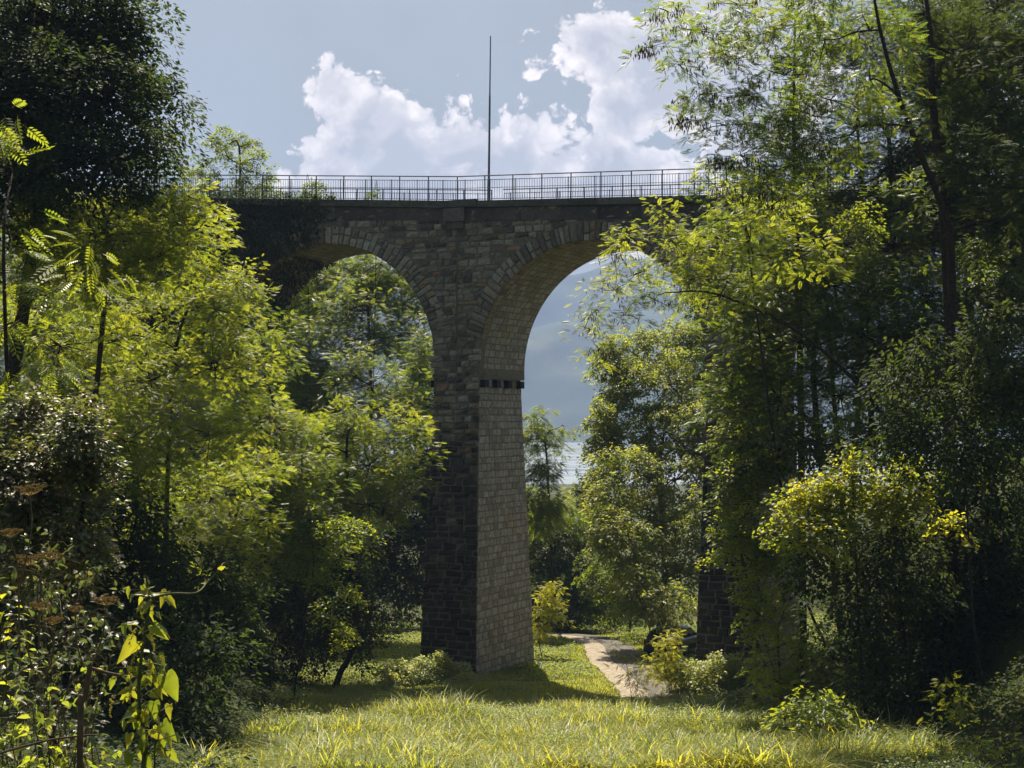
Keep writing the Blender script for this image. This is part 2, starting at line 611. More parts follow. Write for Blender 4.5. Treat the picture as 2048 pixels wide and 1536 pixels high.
def stones(mb, mapf, u0, u1, v0, v1, ch=(.24, .36), ln=(.35, .85), accept=None, bulge=.05, gap=.022, stain=0.0, g=5, tint=(0, 1), squeeze=False, jag=.015):
    """rough stones in courses over the rectangle (u, v); mapf(u, v, w) -> xyz"""
    v = v0
    U, V, W, T, S = [], [], [], [], []
    tt = np.linspace(0, 1, g)
    gu, gv = np.meshgrid(tt, tt)
    edge = np.minimum(np.minimum(gu, 1 - gu), np.minimum(gv, 1 - gv)) * (g - 1)
    while v < v1 - .02:
        h = rng.uniform(*ch)
        if v + h > v1 - ch[0] * .5:
            h = v1 - v
        u = u0 - rng.uniform(0, ln[0])
        while u < u1 - .01:
            L = rng.uniform(*ln)
            a, b = max(u, u0), min(u + L, u1)
            if u + L > u1 - ln[0] * .4:
                b = u1
                L = 99
            u += L
            if b - a < .06:
                continue
            if accept is not None and not accept((a + b) / 2, v + h / 2, b - a, h):
                continue
            gg = gap * .5
            jj = rng.uniform(-jag, jag, (4, 2))
            cu = [a + gg, b - gg, b - gg, a + gg] + jj[:, 0] * .6
            cv = [v + gg, v + gg, v + h - gg, v + h - gg] + jj[:, 1]
            uu = cu[0] * (1 - gu) * (1 - gv) + cu[1] * gu * (1 - gv) + cu[2] * gu * gv + cu[3] * (1 - gu) * gv
            vv = cv[0] * (1 - gu) * (1 - gv) + cv[1] * gu * (1 - gv) + cv[2] * gu * gv + cv[3] * (1 - gu) * gv
            bb = bulge * rng.uniform(.45, 1.3)
            ww = np.where(edge < .5, -.03, np.where(edge < 1.5, bb * .62, bb)) + (edge > .5) * rng.uniform(-.5, .5, gu.shape) * bulge * .8
            # pull the first inner ring close to the edge so that the arris is crisp
            su, sv = gu.copy(), gv.copy()
            U.append(uu.ravel()); V.append(vv.ravel()); W.append(ww.ravel())
            T.append(np.full(g * g, rng.uniform(*tint)))
            sval = stain(( a + b) / 2, v + h / 2) if callable(stain) else stain
            S.append(np.full(g * g, sval + rng.normal(0, .08)))
        v += h
    if not U:
        return
    n = len(U)
    U, V, W, T, S = map(np.concatenate, (U, V, W, T, S))
    i = np.arange(g - 1)[:, None] * g
    j = np.arange(g - 1)[None]
    q = np.stack([i + j, i + j + 1, i + g + 1 + j, i + g + j], -1).reshape(-1, 4)
    # outer ring of vertices is widened back to the joint: move ring 1 outwards
    R2 = (np.arange(n)[:, None] * (g * g))
    for arr in (U, V):
        A = arr.reshape(n, g, g)
        A[:, 1, :] = A[:, 0, :] * .72 + A[:, 1, :] * .28
        A[:, -2, :] = A[:, -1, :] * .72 + A[:, -2, :] * .28
        A[:, :, 1] = A[:, :, 0] * .72 + A[:, :, 1] * .28
        A[:, :, -2] = A[:, :, -1] * .72 + A[:, :, -2] * .28
    pts = mapf(U, V, W)
    mb.add(pts, (q[None] + R2[:, None]).reshape(-1, 4), tint=T, stain=S)


SPANS = [  # plane, crown s, radius, centre height
    dict(pl=PL, c=-6.52, r=5.4, zc=2.75, right=-1.12, left=-11.92),
    dict(pl=PR, c=6.52, r=5.4, zc=2.3, left=1.12, right=11.92),
    dict(pl=PR, c=19.6, r=5.4, zc=1.8, left=14.2, right=25.0),
]


def span_of(s, pl):
    for sp in SPANS:
        if sp['pl'] is pl and sp['left'] - .01 <= s <= sp['right'] + .01:
            return sp
    return None


def build_bridge():
    root = thing('stone_viaduct', 'tall arched stone road viaduct with dark weathered masonry, crossing the grassy gully', 'viaduct', (P0[0], P0[1], -11.4))
    # ---- cores: mortar bodies of spandrels between s limits
    core = MB()
    soff = MB()
    for (pl, s0, s1) in ((PL, -24.0, 0.0), (PR, 0.0, 34.0)):
        cuts = [s0]
        for sp in SPANS:
            if sp['pl'] is pl:
                cuts += list(np.linspace(0, math.pi, 49))  # placeholder, replaced below
        ss = set([s0, s1, 0.0])
        for sp in SPANS:
            if sp['pl'] is pl:
                for a in np.linspace(0, math.pi, 57):
                    ss.add(round(sp['c'] - sp['r'] * math.cos(a), 5))
        ss = sorted(x for x in ss if s0 <= x <= s1)
        for a, b in zip(ss[:-1], ss[1:]):
            if b - a < 1e-4:
                continue
            m = (a + b) / 2
            sp = span_of(m, pl)
            zt = deck_z(np.array([a, b]))
            if sp is None:
                lo = SPR - .02
                solid = (m < -14.2) or (m > 27.2)
                za = zb = -4.0 if solid else lo
            else:
                za = sp['zc'] + math.sqrt(max(0, sp['r'] ** 2 - (a - sp['c']) ** 2))
                zb = sp['zc'] + math.sqrt(max(0, sp['r'] ** 2 - (b - sp['c']) ** 2))
            f = [pl.pt(a, 0, za), pl.pt(b, 0, zb), pl.pt(b, 0, zt[1]), pl.pt(a, 0, zt[0])]
            k = [pl.pt(a, -D_BACK, za), pl.pt(b, -D_BACK, zb), pl.pt(b, -D_BACK, zt[1]), pl.pt(a, -D_BACK, zt[0])]
            core.add(f + k, [(0, 1, 2, 3), (7, 6, 5, 4)])
            core.add([f[3], f[2], k[2], k[3]], [(0, 1, 2, 3)])
            core.add([f[0], f[1], k[1], k[0]], [(3, 2, 1, 0)])
        # vertical jambs between pier top and the start of a stilted arch
        for sp in SPANS:
            if sp['pl'] is pl:
                for s in (sp['left'], sp['right']):
                    core.add([pl.pt(s, 0, SPR - .05), pl.pt(s, -D_BACK, SPR - .05), pl.pt(s, -D_BACK, sp['zc'] + .01), pl.pt(s, 0, sp['zc'] + .01)], [(0, 1, 2, 3)])
    core.build('wall_core', MORTAR_L, root, loc=(P0[0], P0[1], 0))

    # ---- soffits of the arches (barrel), dressed stone
    for sp in SPANS:
        pl, r, zc, c = sp['pl'], sp['r'], sp['zc'], sp['c']
        sg = MB()

        def mp(u, v, w, r=r, zc=zc, c=c, pl=pl):
            a = v / r
            rr = r - w * .4
            return pl.pt(c - rr * np.cos(a), -u, zc + rr * np.sin(a))
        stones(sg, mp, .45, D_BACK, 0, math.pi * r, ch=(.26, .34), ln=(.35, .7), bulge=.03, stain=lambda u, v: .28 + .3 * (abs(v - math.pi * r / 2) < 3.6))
        sg.build('arch_soffit', STONE_SIDE, root, loc=(P0[0], P0[1], 0))

    # ---- voussoir rings
    for sp in SPANS:
        pl, r, zc, c = sp['pl'], sp['r'], sp['zc'], sp['c']
        vg = MB()
        a0, a1 = R(14), R(166)
        a = a0
        while a < a1:
            da = rng.uniform(.19, .36) / r
            b = min(a + da, a1)
            # each wedge is one deep stone or two
            cuts = [0, .86] if rng.random() < .55 else [0, rng.uniform(.3, .55), .86]
            for q0, q1 in zip(cuts[:-1], cuts[1:]):
                def mv(u, v, w, r=r, zc=zc, c=c, pl=pl):
                    return pl.pt(c - (r + v) * np.cos(u), w + .045, zc + (r + v) * np.sin(u))
                g0 = (r + q0) / r
                stones_one(vg, mv, a + .008 / r, b - .012 / r, q0 + .004 - (.0 if q0 else .0), q1 - .018, .075, rng.uniform(.1, 1), .05 + .2 * rng.random())
            # inner reveal of the ring (underside, 45 cm deep)
            def mr(u, v, w, r=r, zc=zc, c=c, pl=pl):
                return pl.pt(c - (r - w * .3) * np.cos(u), -v + .06, zc + (r - w * .3) * np.sin(u))
            stones_one(vg, mr, a + .006 / r, b - .006 / r, 0, .45 + rng.uniform(-.05, .12), .03, rng.uniform(.2, .9), .2)
            a = b
        vg.build('voussoir_ring', STONE_FACE, root, loc=(P0[0], P0[1], 0))

    # ---- spandrel facing
    for (pl, s0, s1) in ((PL, -24.0, 0.0), (PR, 0.0, 34.0)):
        fg = MB()

        def acc(u, v, L, h, pl=pl):
            zz = v + h * .5
            if zz > deck_z(np.array(u)) + .12:
                return False
            sp = span_of(u, pl)
            if sp is None:
                return v > SPR - .1 or u < -14.2 or u > 27.2
            d = math.hypot(u - sp['c'], v - sp['zc'])
            ang = math.atan2(v - sp['zc'], abs(u - sp['c']))
            lim = sp['r'] + (.78 if ang > R(14) else 0.0)
            # lower stones that reach over the opening are cut off
            if ang <= R(16):
                return abs(u - sp['c']) - L / 2 > sp['r'] * math.cos(max(0, ang)) - .01 or d > sp['r'] + .35
            return d > lim

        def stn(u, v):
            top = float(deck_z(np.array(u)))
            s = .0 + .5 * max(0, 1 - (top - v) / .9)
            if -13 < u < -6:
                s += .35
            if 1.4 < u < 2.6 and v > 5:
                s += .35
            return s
        zlo = SPR if True else 0
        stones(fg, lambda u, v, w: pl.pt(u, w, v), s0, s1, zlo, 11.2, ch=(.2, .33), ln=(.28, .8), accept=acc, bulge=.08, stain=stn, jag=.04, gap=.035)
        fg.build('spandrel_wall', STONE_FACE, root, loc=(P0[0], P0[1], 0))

    # ---- piers
    for (pl, s_c, zb, lab) in ((PP, 0.0, -12.6, None), (PR, 13.06, -11.6, None), (PL, -13.06, -3.5, None)):
        hw_t, hd_t = 1.11, 2.2

        def hw(z):
            return hw_t + .022 * (SPR - z)

        def hd(z):
            return hd_t + .070 * (SPR - z)
        pm = MB()
        z0, z1 = zb, SPR
        q = []
        for z in (z0, z1):
            for (ds, dw) in ((-1, 1), (1, 1), (1, -1), (-1, -1)):
                q.append(pl.pt(s_c + ds * hw(z), -hd_t + dw * hd(z), z))
        pm.hexa([q[0], q[1], q[2], q[3], q[4], q[5], q[6], q[7]])
        pier = pm.build('pier', MORTAR_L, root, loc=(P0[0], P0[1], 0))
        fr = MB()

        def mfront(u, v, w):
            return pl.pt(s_c + u * hw(v) / hw_t, -hd_t + hd(v) + w, v)
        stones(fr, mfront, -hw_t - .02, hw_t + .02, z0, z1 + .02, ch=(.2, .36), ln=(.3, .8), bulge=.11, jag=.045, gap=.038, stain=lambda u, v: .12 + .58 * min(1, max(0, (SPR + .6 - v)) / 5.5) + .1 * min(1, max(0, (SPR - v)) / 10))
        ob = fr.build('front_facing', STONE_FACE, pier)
        for sd in (1, -1):
            sgm = MB()

            def mside(u, v, w, sd=sd):
                return pl.pt(s_c + sd * (hw(v) + w * .6), -hd_t + u * hd(v) / hd_t, v)
            stones(sgm, mside, -hd_t - .0, hd_t + .0, z0, z1, ch=(.26, .36), ln=(.25, .52), bulge=.06, jag=.022, gap=.03, stain=lambda u, v: .16)
            sgm.build('side_facing', STONE_SIDE, pier)
        # row of dark projecting corbel blocks at the springing
        for sd in ((1, -1) if pl is not PL else (1,)):
            for t in (-1.72, -.62, .48, 1.66):
                bm = MB()
                zz = SPR - .26
                c = pl.pt(s_c + sd * (hw(zz) + .10), -hd_t - t * 1.12, zz)
                bm.box(c, (.17, .20, .165), -math.atan2(-pl.e[1], pl.e[0]))
                b = bm.build('corbel_block', IRON_DARK, pier)

    # ---- string course, coping and central corbel
    cap = MB()
    band = MB()
    for (pl, s0, s1) in ((PL, -24.0, .03), (PR, -.03, 34.0)):
        s = s0
        while s < s1 - .05:
            L = min(rng.uniform(1.3, 2.1), s1 - s)
            if s1 - s - L < .5:
                L = s1 - s
            a, b = s + .004, s + L - .004
            for mbx, zo0, zo1, out in ((band, -.60, -.02, .075), (cap, .0, .30, .20)):
                o = out + rng.uniform(-.008, .008)
                za, zb2 = float(deck_z(np.array(a))), float(deck_z(np.array(b)))
                pts = [pl.pt(a, o, za + zo0), pl.pt(b, o, zb2 + zo0), pl.pt(b, -D_BACK - o, zb2 + zo0), pl.pt(a, -D_BACK - o, za + zo0),
                       pl.pt(a, o, za + zo1), pl.pt(b, o, zb2 + zo1), pl.pt(b, -D_BACK - o, zb2 + zo1), pl.pt(a, -D_BACK - o, za + zo1)]
                mbx.hexa(pts, tint=rng.random(), stain=rng.uniform(.2, .6) if mbx is band else rng.uniform(.05, .4))
            s += L
    # lumpy edge for the coping
    for (pl, s0, s1) in ((PL, -24.0, .03), (PR, -.03, 34.0)):
        stones(cap, lambda u, v, w: pl.pt(u, .195 + w * .5, v + deck_z(u)), s0, s1, .02, .29, ch=(.27, .27), ln=(.8, 1.7), bulge=.04, gap=.01, stain=lambda u, v: .3, jag=.01)
    cap.build('coping', CONCRETE, root, loc=(P0[0], P0[1], 0))
    band.build('string_course', CONCRETE, root, loc=(P0[0], P0[1], 0))
    cb = MB()
    zt = float(deck_z(np.array(0.0)))
    cb.box(PP.pt(0, .16, zt - .33), (.52, .20, .30), -A_P, tint=.9, stain=.25)
    cb.box(PP.pt(0, .10, zt - .78), (.42, .14, .16), -A_P, tint=.9, stain=.45)
    cb.box(PP.pt(.0, .22, zt + .17), (1.1, .12, .155), -A_P, tint=.5, stain=.35)
    cb.build('pier_corbel', CONCRETE, root, loc=(P0[0], P0[1], 0))
    # pale rain spout stain line down the joint and the small drain hole
    ln = MB()
    zs = np.arange(3.9, 8.6, .22)
    ln.box(PP.pt(.05, .065, 6.2), (.014, .02, 2.3), -A_P)
    ln.build('mortar_joint', MORTAR_L, root, loc=(P0[0], P0[1], 0))


def stones_one(mb, mapf, u0, u1, v0, v1, bulge, tint, stain, g=5):
    tt = np.array([0, .09, .5, .91, 1]) if g == 5 else np.linspace(0, 1, g)
    gu, gv = np.meshgrid(tt, tt)
    k = np.minimum(np.minimum(gu, 1 - gu), np.minimum(gv, 1 - gv))
    w = np.where(k < .01, -.05, bulge * (.55 + .45 * (k > .2))) + (k > .01) * rng.uniform(-.35, .35, gu.shape) * bulge
    uu, vv = u0 + (u1 - u0) * gu, v0 + (v1 - v0) * gv
    i = np.arange(g - 1)[:, None] * g
    j = np.arange(g - 1)[None]
    q = np.stack([i + j, i + j + 1, i + g + 1 + j, i + g + j], -1).reshape(-1, 4)
    mb.add(mapf(uu.ravel(), vv.ravel(), w.ravel()), q, tint=tint, stain=stain)


IRON_DARK = plain_mat('blackened stone blocks', (.006, .006, .007), (.014, .012, .012), 12, .7, .2)
build_bridge()


# ---- railings
def build_railing(side, label, grp):
    front = side == 'front'
    w0 = -.02 if front else -D_BACK + .02
    c = PP.pt(0, w0, 9.8)
    root = thing('bridge_railing', label, 'railing', tuple(c), grp)
    rails, pick = MB(), MB()
    posts = []
    for (pl, s0, s1) in ((PL, -23.0, 0.0), (PR, 0.0, 32.0)):
        def top(s):
            return deck_z(np.asarray(s, float)) + .30
        ns = np.linspace(s0, s1, 45)
        for (hh, rr, off) in ((1.13, .026, 0), (.96, .016, -.07), (.60, .013, -.05), (.10, .016, -.07)):
            rails.tube(pl.pt(ns, w0 + off, top(ns) + hh), rr, 5)
        step = 1.42
        k0 = np.arange(math.ceil(s0 / step), math.floor(s1 / step) + 1) * step
        for s in k0:
            if pl is PR and abs(s) < .01:
                continue
            posts.append((pl, float(s), 1.15, .028, 0.0))
        k1 = np.arange(s0 + .35, s1, 1.29)
        for s in k1:
            posts.append((pl, float(s), 1.0, .020, -.07))
        ks = np.arange(s0, s1, .125)
        h0, h1 = .10, .96
        for s in ks:
            z = float(top(s))
            a = pl.pt(s, w0 - .07, z + h0)
            b = pl.pt(s, w0 - .07, z + h1)
            pick.tube([a, b], .0085, 4)
    rails.build('rail', IRON, root, loc=tuple(c))
    pick.build('picket_row', IRON, root, loc=tuple(c))
    for (pl, s, h, r, off) in posts:
        m = MB()
        z = float(deck_z(np.array(s))) + .29
        lean = rng.uniform(-.012, .012)
        m.tube([pl.pt(s, w0 + off, z - .02), pl.pt(s + lean, w0 + off, z + h)], r, 6)
        m.box(pl.pt(s, w0 + off, z + .01), (r * 1.9, r * 1.9, .012), -A_P)
        m.build('post', IRON, root, loc=tuple(pl.pt(s, w0 + off, z)))


build_railing('front', 'dark iron railing with pickets along the near edge of the viaduct deck', None)
build_railing('back', 'dark iron railing seen behind the first, on the far edge of the viaduct deck', None)

# ---- mast on the deck
def build_mast():
    b = PR.pt(1.15, -2.6, 9.7)
    base = P(977, 385, b[1])
    base[2] = 9.62
    t = P(981, 73, base[1])
    r = thing('tall_mast', 'thin tall grey metal mast standing on the bridge deck against the clouds', 'mast', tuple(base))
    lo = MB()
    mid = base + (t - base) * .66
    lo.tube([base, mid], [.062, .045], 10)
    lo.build('lower_tube', plain_mat('galvanised mast', (.10, .105, .11), (.17, .175, .18), 9, .45, .5), r, smooth=True, loc=tuple(base))
    up = MB()
    up.tube([mid, t, t + np.array((0, 0, .03))], [.034, .026, .005], 8)
    up.build('upper_tube', bpy.data.materials['galvanised mast'], r, smooth=True, loc=tuple(base))
    fl = MB()
    fl.tube([base, base + np.array((0, 0, .05))], [.16, .16], 10)
    fl.tube([base + np.array((0, 0, .05)), base + np.array((0, 0, .3))], [.085, .075], 10)
    fl.build('base_plate', bpy.data.materials['galvanised mast'], r, loc=tuple(base))


build_mast()

# road on the deck (top of the viaduct)
def build_deck():
    m = MB()
    for (pl, s0, s1) in ((PL, -24.0, 0.0), (PR, 0.0, 34.0)):
        ns = np.linspace(s0, s1, 14)
        a = pl.pt(ns, -.25, deck_z(ns) + .304)
        b = pl.pt(ns, -D_BACK + .25, deck_z(ns) + .304)
        i = np.arange(13)
        m.add(np.concatenate([a, b]), np.stack([i, i + 1, i + 15, i + 14], -1))
    o = m.build('road', plain_mat('deck asphalt', (.04, .04, .04), (.07, .068, .064), 4, .9, .2))
    tag(o, kind='structure')


build_deck()
# ================================================================== FOLIAGE
LEAF_ROBINIA = leaf_mat('acacia leaves', [(0, (.022, .055, .008)), (.5, (.055, .10, .012)), (1, (.12, .15, .016))], (.52, .58, .035), .55)
LEAF_GREEN = leaf_mat('mid green leaves', [(0, (.016, .042, .008)), (.5, (.036, .075, .012)), (1, (.075, .11, .020))], (.38, .46, .030), .50)
LEAF_DARK_SHADE = leaf_mat('dark green leaves with painted shade', [(0, (.010, .024, .008)), (.6, (.022, .042, .012)), (1, (.045, .065, .016))], (.12, .17, .025), .38, .15, .6)  # dark leaf green; the low colour also stands in for shade in dense foliage
LEAF_OLIVE = leaf_mat('olive green leaves', [(0, (.03, .048, .010)), (.5, (.07, .095, .020)), (1, (.17, .17, .04))], (.46, .52, .05), .50)
LEAF_GREY = leaf_mat('greyish glossy leaves', [(0, (.03, .04, .02)), (.5, (.06, .075, .035)), (.85, (.10, .11, .06)), (1, (.16, .09, .05))], (.22, .26, .05), .35, .45, .42)
LEAF_LIME = leaf_mat('lime leaves', [(0, (.05, .09, .012)), (.5, (.10, .14, .02)), (1, (.18, .18, .02))], (.62, .62, .03), .55)
GRASS_M = leaf_mat('grass blades', [(0, (.06, .10, .015)), (.45, (.14, .185, .03)), (.85, (.22, .235, .05)), (1, (.32, .29, .14))], (.75, .72, .06), .50, .35)
HERB_M = leaf_mat('pale herb leaves', [(0, (.06, .10, .03)), (.6, (.13, .17, .055)), (1, (.30, .32, .15))], (.6, .66, .12), .45, .5)
POD_M = leaf_mat('dry brown seed pods', [(0, (.035, .018, .014)), (1, (.11, .055, .042))], (.12, .06, .04), .3, .2)
DRY_M = plain_mat('dry stalks', (.07, .05, .025), (.16, .115, .06), 30, .9, .1)
UMBEL_M = plain_mat('dry umbel seeds', (.20, .12, .035), (.42, .30, .11), 60, .9, .1)
STEM_M = plain_mat('green stems', (.045, .06, .02), (.09, .10, .035), 20, .7, .2)


def unit(v):
    return v / (np.linalg.norm(v, axis=-1, keepdims=True) + 1e-9)


def tmpl_simple(w=.5, fold=.12, curl=.15):
    """leaf of length 1 along x, folded on the midrib"""
    v = np.array([(0, 0, 0), (.35, w * .5, fold * .5), (.35, -w * .5, fold * .5), (.72, w * .36, fold * .3 - curl * .3), (.72, -w * .36, fold * .3 - curl * .3), (1, 0, -curl), (.5, 0, 0)])
    f = np.array([(0, 6, 1, 1), (0, 2, 6, 6), (1, 6, 5, 3), (6, 2, 4, 5)])
    return v, f


def tmpl_quad(w=.5, curl=.12):
    v = np.array([(0, 0, 0), (.45, w * .5, .03), (1, 0, -curl), (.45, -w * .5, .03)])
    return v, np.array([(0, 1, 2, 3)])


def tmpl_compound(pairs=6, ll=.26, lw=.12, droop=.25, fine=False, spread=70, start=.18):
    """pinnate leaf, length 1 along x"""
    V, F = [], []
    n = 0

    def leaflet(o, d, up, L, W):
        nonlocal n
        d = np.array(d, float)
        d /= np.linalg.norm(d)
        s = np.cross(up, d)
        s /= np.linalg.norm(s)
        o = np.array(o)
        if fine:
            p = [o, o + d * L * .3 + s * W * .5, o + d * L * .75 + s * W * .42, o + d * L, o + d * L * .75 - s * W * .42, o + d * L * .3 - s * W * .5]
            V.extend(p)
            F.append((n, n + 1, n + 2, n + 3))
            F.append((n, n + 3, n + 4, n + 5))
            n += 6
        else:
            p = [o, o + d * L * .5 + s * W * .55, o + d * L, o + d * L * .5 - s * W * .55]
            V.extend(p)
            F.append((n, n + 1, n + 2, n + 3))
            n += 4
    for i in range(pairs):
        t = start + (1 - start - .05) * i / max(1, pairs - 1)
        z = -droop * t * t
        k = 1 - .35 * abs(t - .55) / .5
        for sd in (1, -1):
            a = R(spread)
            leaflet((t, 0, z), (math.cos(a), sd * math.sin(a), -.18), (0, 0, 1), ll * k, lw * k)
    leaflet((1, 0, -droop), (1, 0, -.4), (0, 0, 1), ll * .8, lw)
    # rachis
    V.extend([np.array((0, .006, 0)), np.array((0, -.006, 0)), np.array((1, 0, -droop)), np.array((.5, 0, -droop * .25 + .01))])
    F.append((n, n + 1, n + 2, n + 3))
    return np.array(V), np.array(F)


TM = {
    'robinia': tmpl_compound(6, .29, .135, .16),
    'robinia_fine': tmpl_compound(7, .24, .125, .22, fine=True),
    'ailanthus': tmpl_compound(6, .36, .11, .35, spread=62, start=.25),
    'quad': tmpl_quad(.55),
    'long': tmpl_quad(.3, .3),
    'leaf': tmpl_simple(.55),
    'round': tmpl_simple(.8, .1, .1),
}


def put_leaves(mb, tm, o, d, up, size, tint):
    """instances of a leaf template; o,d,up (n,3), size (n,), tint (n,)"""
    V, F = tm
    n, m = len(o), len(V)
    if n == 0:
        return
    x = unit(d)
    y = unit(np.cross(up, x))
    z = np.cross(x, y)
    W = o[:, None] + size[:, None, None] * (V[None, :, 0, None] * x[:, None] + V[None, :, 1, None] * y[:, None] + V[None, :, 2, None] * z[:, None])
    FF = (F[None] + (np.arange(n) * m)[:, None, None]).reshape(-1, F.shape[1])
    if F.shape[1] == 4 and np.any(F[:, 2] == F[:, 3]):
        tri = (F[:, 2] == F[:, 3])
        f3 = (F[tri][:, :3][None] + (np.arange(n) * m)[:, None, None]).reshape(-1, 3)
        f4 = (F[~tri][None] + (np.arange(n) * m)[:, None, None]).reshape(-1, 4)
        mb.add(W.reshape(-1, 3), f3, tint=np.repeat(tint, m))
        mb.f.append(f4 + mb.nv - n * m)
    else:
        mb.add(W.reshape(-1, 3), FF, tint=np.repeat(tint, m))


def rdir(g, n):
    v = g.normal(size=(n, 3))
    return unit(v)


KINDS_OF_TREE = {
    # template, leaf length, length spread, leaves per clump, clump radius, flatness, droop, tint mean, material
    'robinia': dict(tm='robinia', L=.235, n=33, rc=.50, flat=.38, droop=-.08, mat=LEAF_ROBINIA, up=.75),
    'robinia_green': dict(tm='robinia', L=.235, n=33, rc=.50, flat=.38, droop=-.08, mat=LEAF_GREEN, up=.75),
    'broad': dict(tm='quad', L=.15, n=80, rc=.45, flat=.38, droop=-.35, mat=LEAF_GREEN, up=.6),
    'dark': dict(tm='quad', L=.16, n=75, rc=.5, flat=.6, droop=-.45, mat=LEAF_DARK_SHADE, up=.6),
    'robinia_shade': dict(tm='robinia', L=.23, n=32, rc=.45, flat=.5, droop=-.1, mat=LEAF_DARK_SHADE, up=.7),  # acacia in a darker leaf colour that stands in for shade
    'olive': dict(tm='quad', L=.15, n=85, rc=.45, flat=.45, droop=-.45, mat=LEAF_OLIVE, up=.5),
    'grey': dict(tm='leaf', L=.075, n=60, rc=.17, flat=.7, droop=-.2, mat=LEAF_GREY, up=.5),
    'round': dict(tm='round', L=.10, n=55, rc=.33, flat=.55, droop=-.15, mat=LEAF_LIME, up=.6),
    'herb': dict(tm='round', L=.10, n=45, rc=.22, flat=.6, droop=-.1, mat=HERB_M, up=.6),
    'lime': dict(tm='robinia', L=.24, n=16, rc=.3, flat=.6, droop=-.3, mat=LEAF_LIME, up=.75),
    'ailanthus': dict(tm='ailanthus', L=.42, n=14, rc=.45, flat=.55, droop=-.3, mat=LEAF_GREEN, up=.75),
}


DENS = 1.45


def foliage(seed, lobes, kind, dens=1.0, inner=.45, leafscale=1.0, crown=None, twigs=None, mean=.45, var=.22, bright_top=0.0):
    """lobes: list of (centre xyz, (rx, ry, rz)). Returns crown MB, twig MB"""
    g = np.random.default_rng(seed)
    K = KINDS_OF_TREE[kind]
    crown = crown or MB()
    twigs = twigs or MB()
    rc0 = K['rc'] * leafscale ** .5
    O, D, U, S, T = [], [], [], [], []
    for (c, r) in lobes:
        c, r = np.array(c, float), np.array(r, float)
        ra = (r[0] * r[1] * r[2]) ** (1 / 3)
        ncl = max(2, int(DENS * dens * 3.2 * (ra / rc0) ** 2))
        dr = rdir(g, ncl)
        # lumpy surface: radius varies with direction
        ph = g.uniform(0, 6, 3)
        lump = 1 + .16 * np.sin(dr[:, 0] * 4 + ph[0]) * np.sin(dr[:, 2] * 4.5 + ph[1]) + .1 * np.sin(dr[:, 1] * 7 + ph[2])
        rad = (inner + (1 - inner) * g.random(ncl) ** .6) * lump
        out = g.random(ncl) < .22
        rad = np.where(out, g.uniform(1.05, 1.4, ncl), rad)
        cc = c + dr * r * rad[:, None]
        cc[:, 2] -= out * .12 * r[2]
        rcl = rc0 * g.uniform(.45, 1.35, ncl)
        ctint = g.normal(mean, var * .9, ncl)
        tilt = g.normal(0, .35, (ncl, 2))
        for i in range(ncl):
            n = int(K['n'] * (rcl[i] / rc0) ** 2 * g.uniform(.7, 1.3)) + 1
            a = g.uniform(0, 2 * math.pi, n)
            q = np.sqrt(g.random(n)) * rcl[i]
            hx, hy = np.cos(a), np.sin(a)
            hz = g.normal(0, 1, n) * K['flat'] * rcl[i] * .5
            off = np.stack([hx * q, hy * q, hz + tilt[i, 0] * hx * q + tilt[i, 1] * hy * q - .25 * q * q / rcl[i]], 1)
            hd = dr[i].copy()
            hd[2] = 0
            off[:, 2] -= .75 * (off[:, 0] * hd[0] + off[:, 1] * hd[1])      # boughs slope down and outwards
            O.append(cc[i] + off)
            d = np.stack([hx, hy, np.full(n, K['droop'])], 1) + g.normal(0, .35, (n, 3)) + dr[i] * .35
            D.append(d)
            U.append(np.stack([g.normal(0, 1 - K['up'], n), g.normal(0, 1 - K['up'], n), np.full(n, 1.0)], 1) + g.normal(0, .28, (n, 3)) + hd * .55)
            S.append(K['L'] * leafscale * g.uniform(.55, 1.35, n))
            T.append(np.clip(ctint[i] + g.normal(0, var * .6, n), 0, 1))
        # twigs from the middle of the lobe
        m = min(ncl, max(4, int(ncl * .22)))
        for i in range(m):
            a0 = c
            mid = (a0 + cc[i]) / 2 + g.normal(0, .08 * ra, 3)
            twigs.tube([a0, mid, cc[i]], [.022 * ra ** .5, .013 * ra ** .5, .005], 4)
    put_leaves(crown, TM[K['tm']], np.concatenate(O), np.concatenate(D), np.concatenate(U), np.concatenate(S), np.concatenate(T))
    return crown, twigs


def wobble(g, pts, amp):
    pts = np.asarray(pts, float).copy()
    pts[1:-1] += g.normal(0, amp, pts[1:-1].shape)
    return pts


def spline(pts, n=12):
    """Catmull-Rom through the points"""
    p = np.asarray(pts, float)
    if len(p) == 2:
        return p[0] + (p[1] - p[0]) * np.linspace(0, 1, n)[:, None]
    q = np.vstack([2 * p[0] - p[1], p, 2 * p[-1] - p[-2]])
    out = []
    m = max(2, n // (len(p) - 1))
    for i in range(1, len(q) - 2):
        t = np.linspace(0, 1, m, endpoint=False)[:, None]
        out.append(.5 * ((2 * q[i]) + (-q[i - 1] + q[i + 1]) * t + (2 * q[i - 1] - 5 * q[i] + 4 * q[i + 1] - q[i + 2]) * t * t + (-q[i - 1] + 3 * q[i] - 3 * q[i + 1] + q[i + 2]) * t ** 3))
    out.append(p[-1:])
    return np.vstack(out)


def px_lobes(lst, Y, g, depth=.9, jitter=1.2, slope=.55):
    out = []
    pm = np.mean([l[1] for l in lst])
    for l in lst:
        px, py, rx, ry = l[:4]
        back = (pm - py) * Y / FPX * slope              # the crown leans back: higher boughs stand farther off
        YY = (l[4] if len(l) > 4 else Y + back) + g.uniform(-jitter, jitter)
        c = P(px, py, YY)
        k = YY / FPX
        out.append((c, (rx * k, (rx + ry) * .5 * k * depth, ry * k)))
    return out


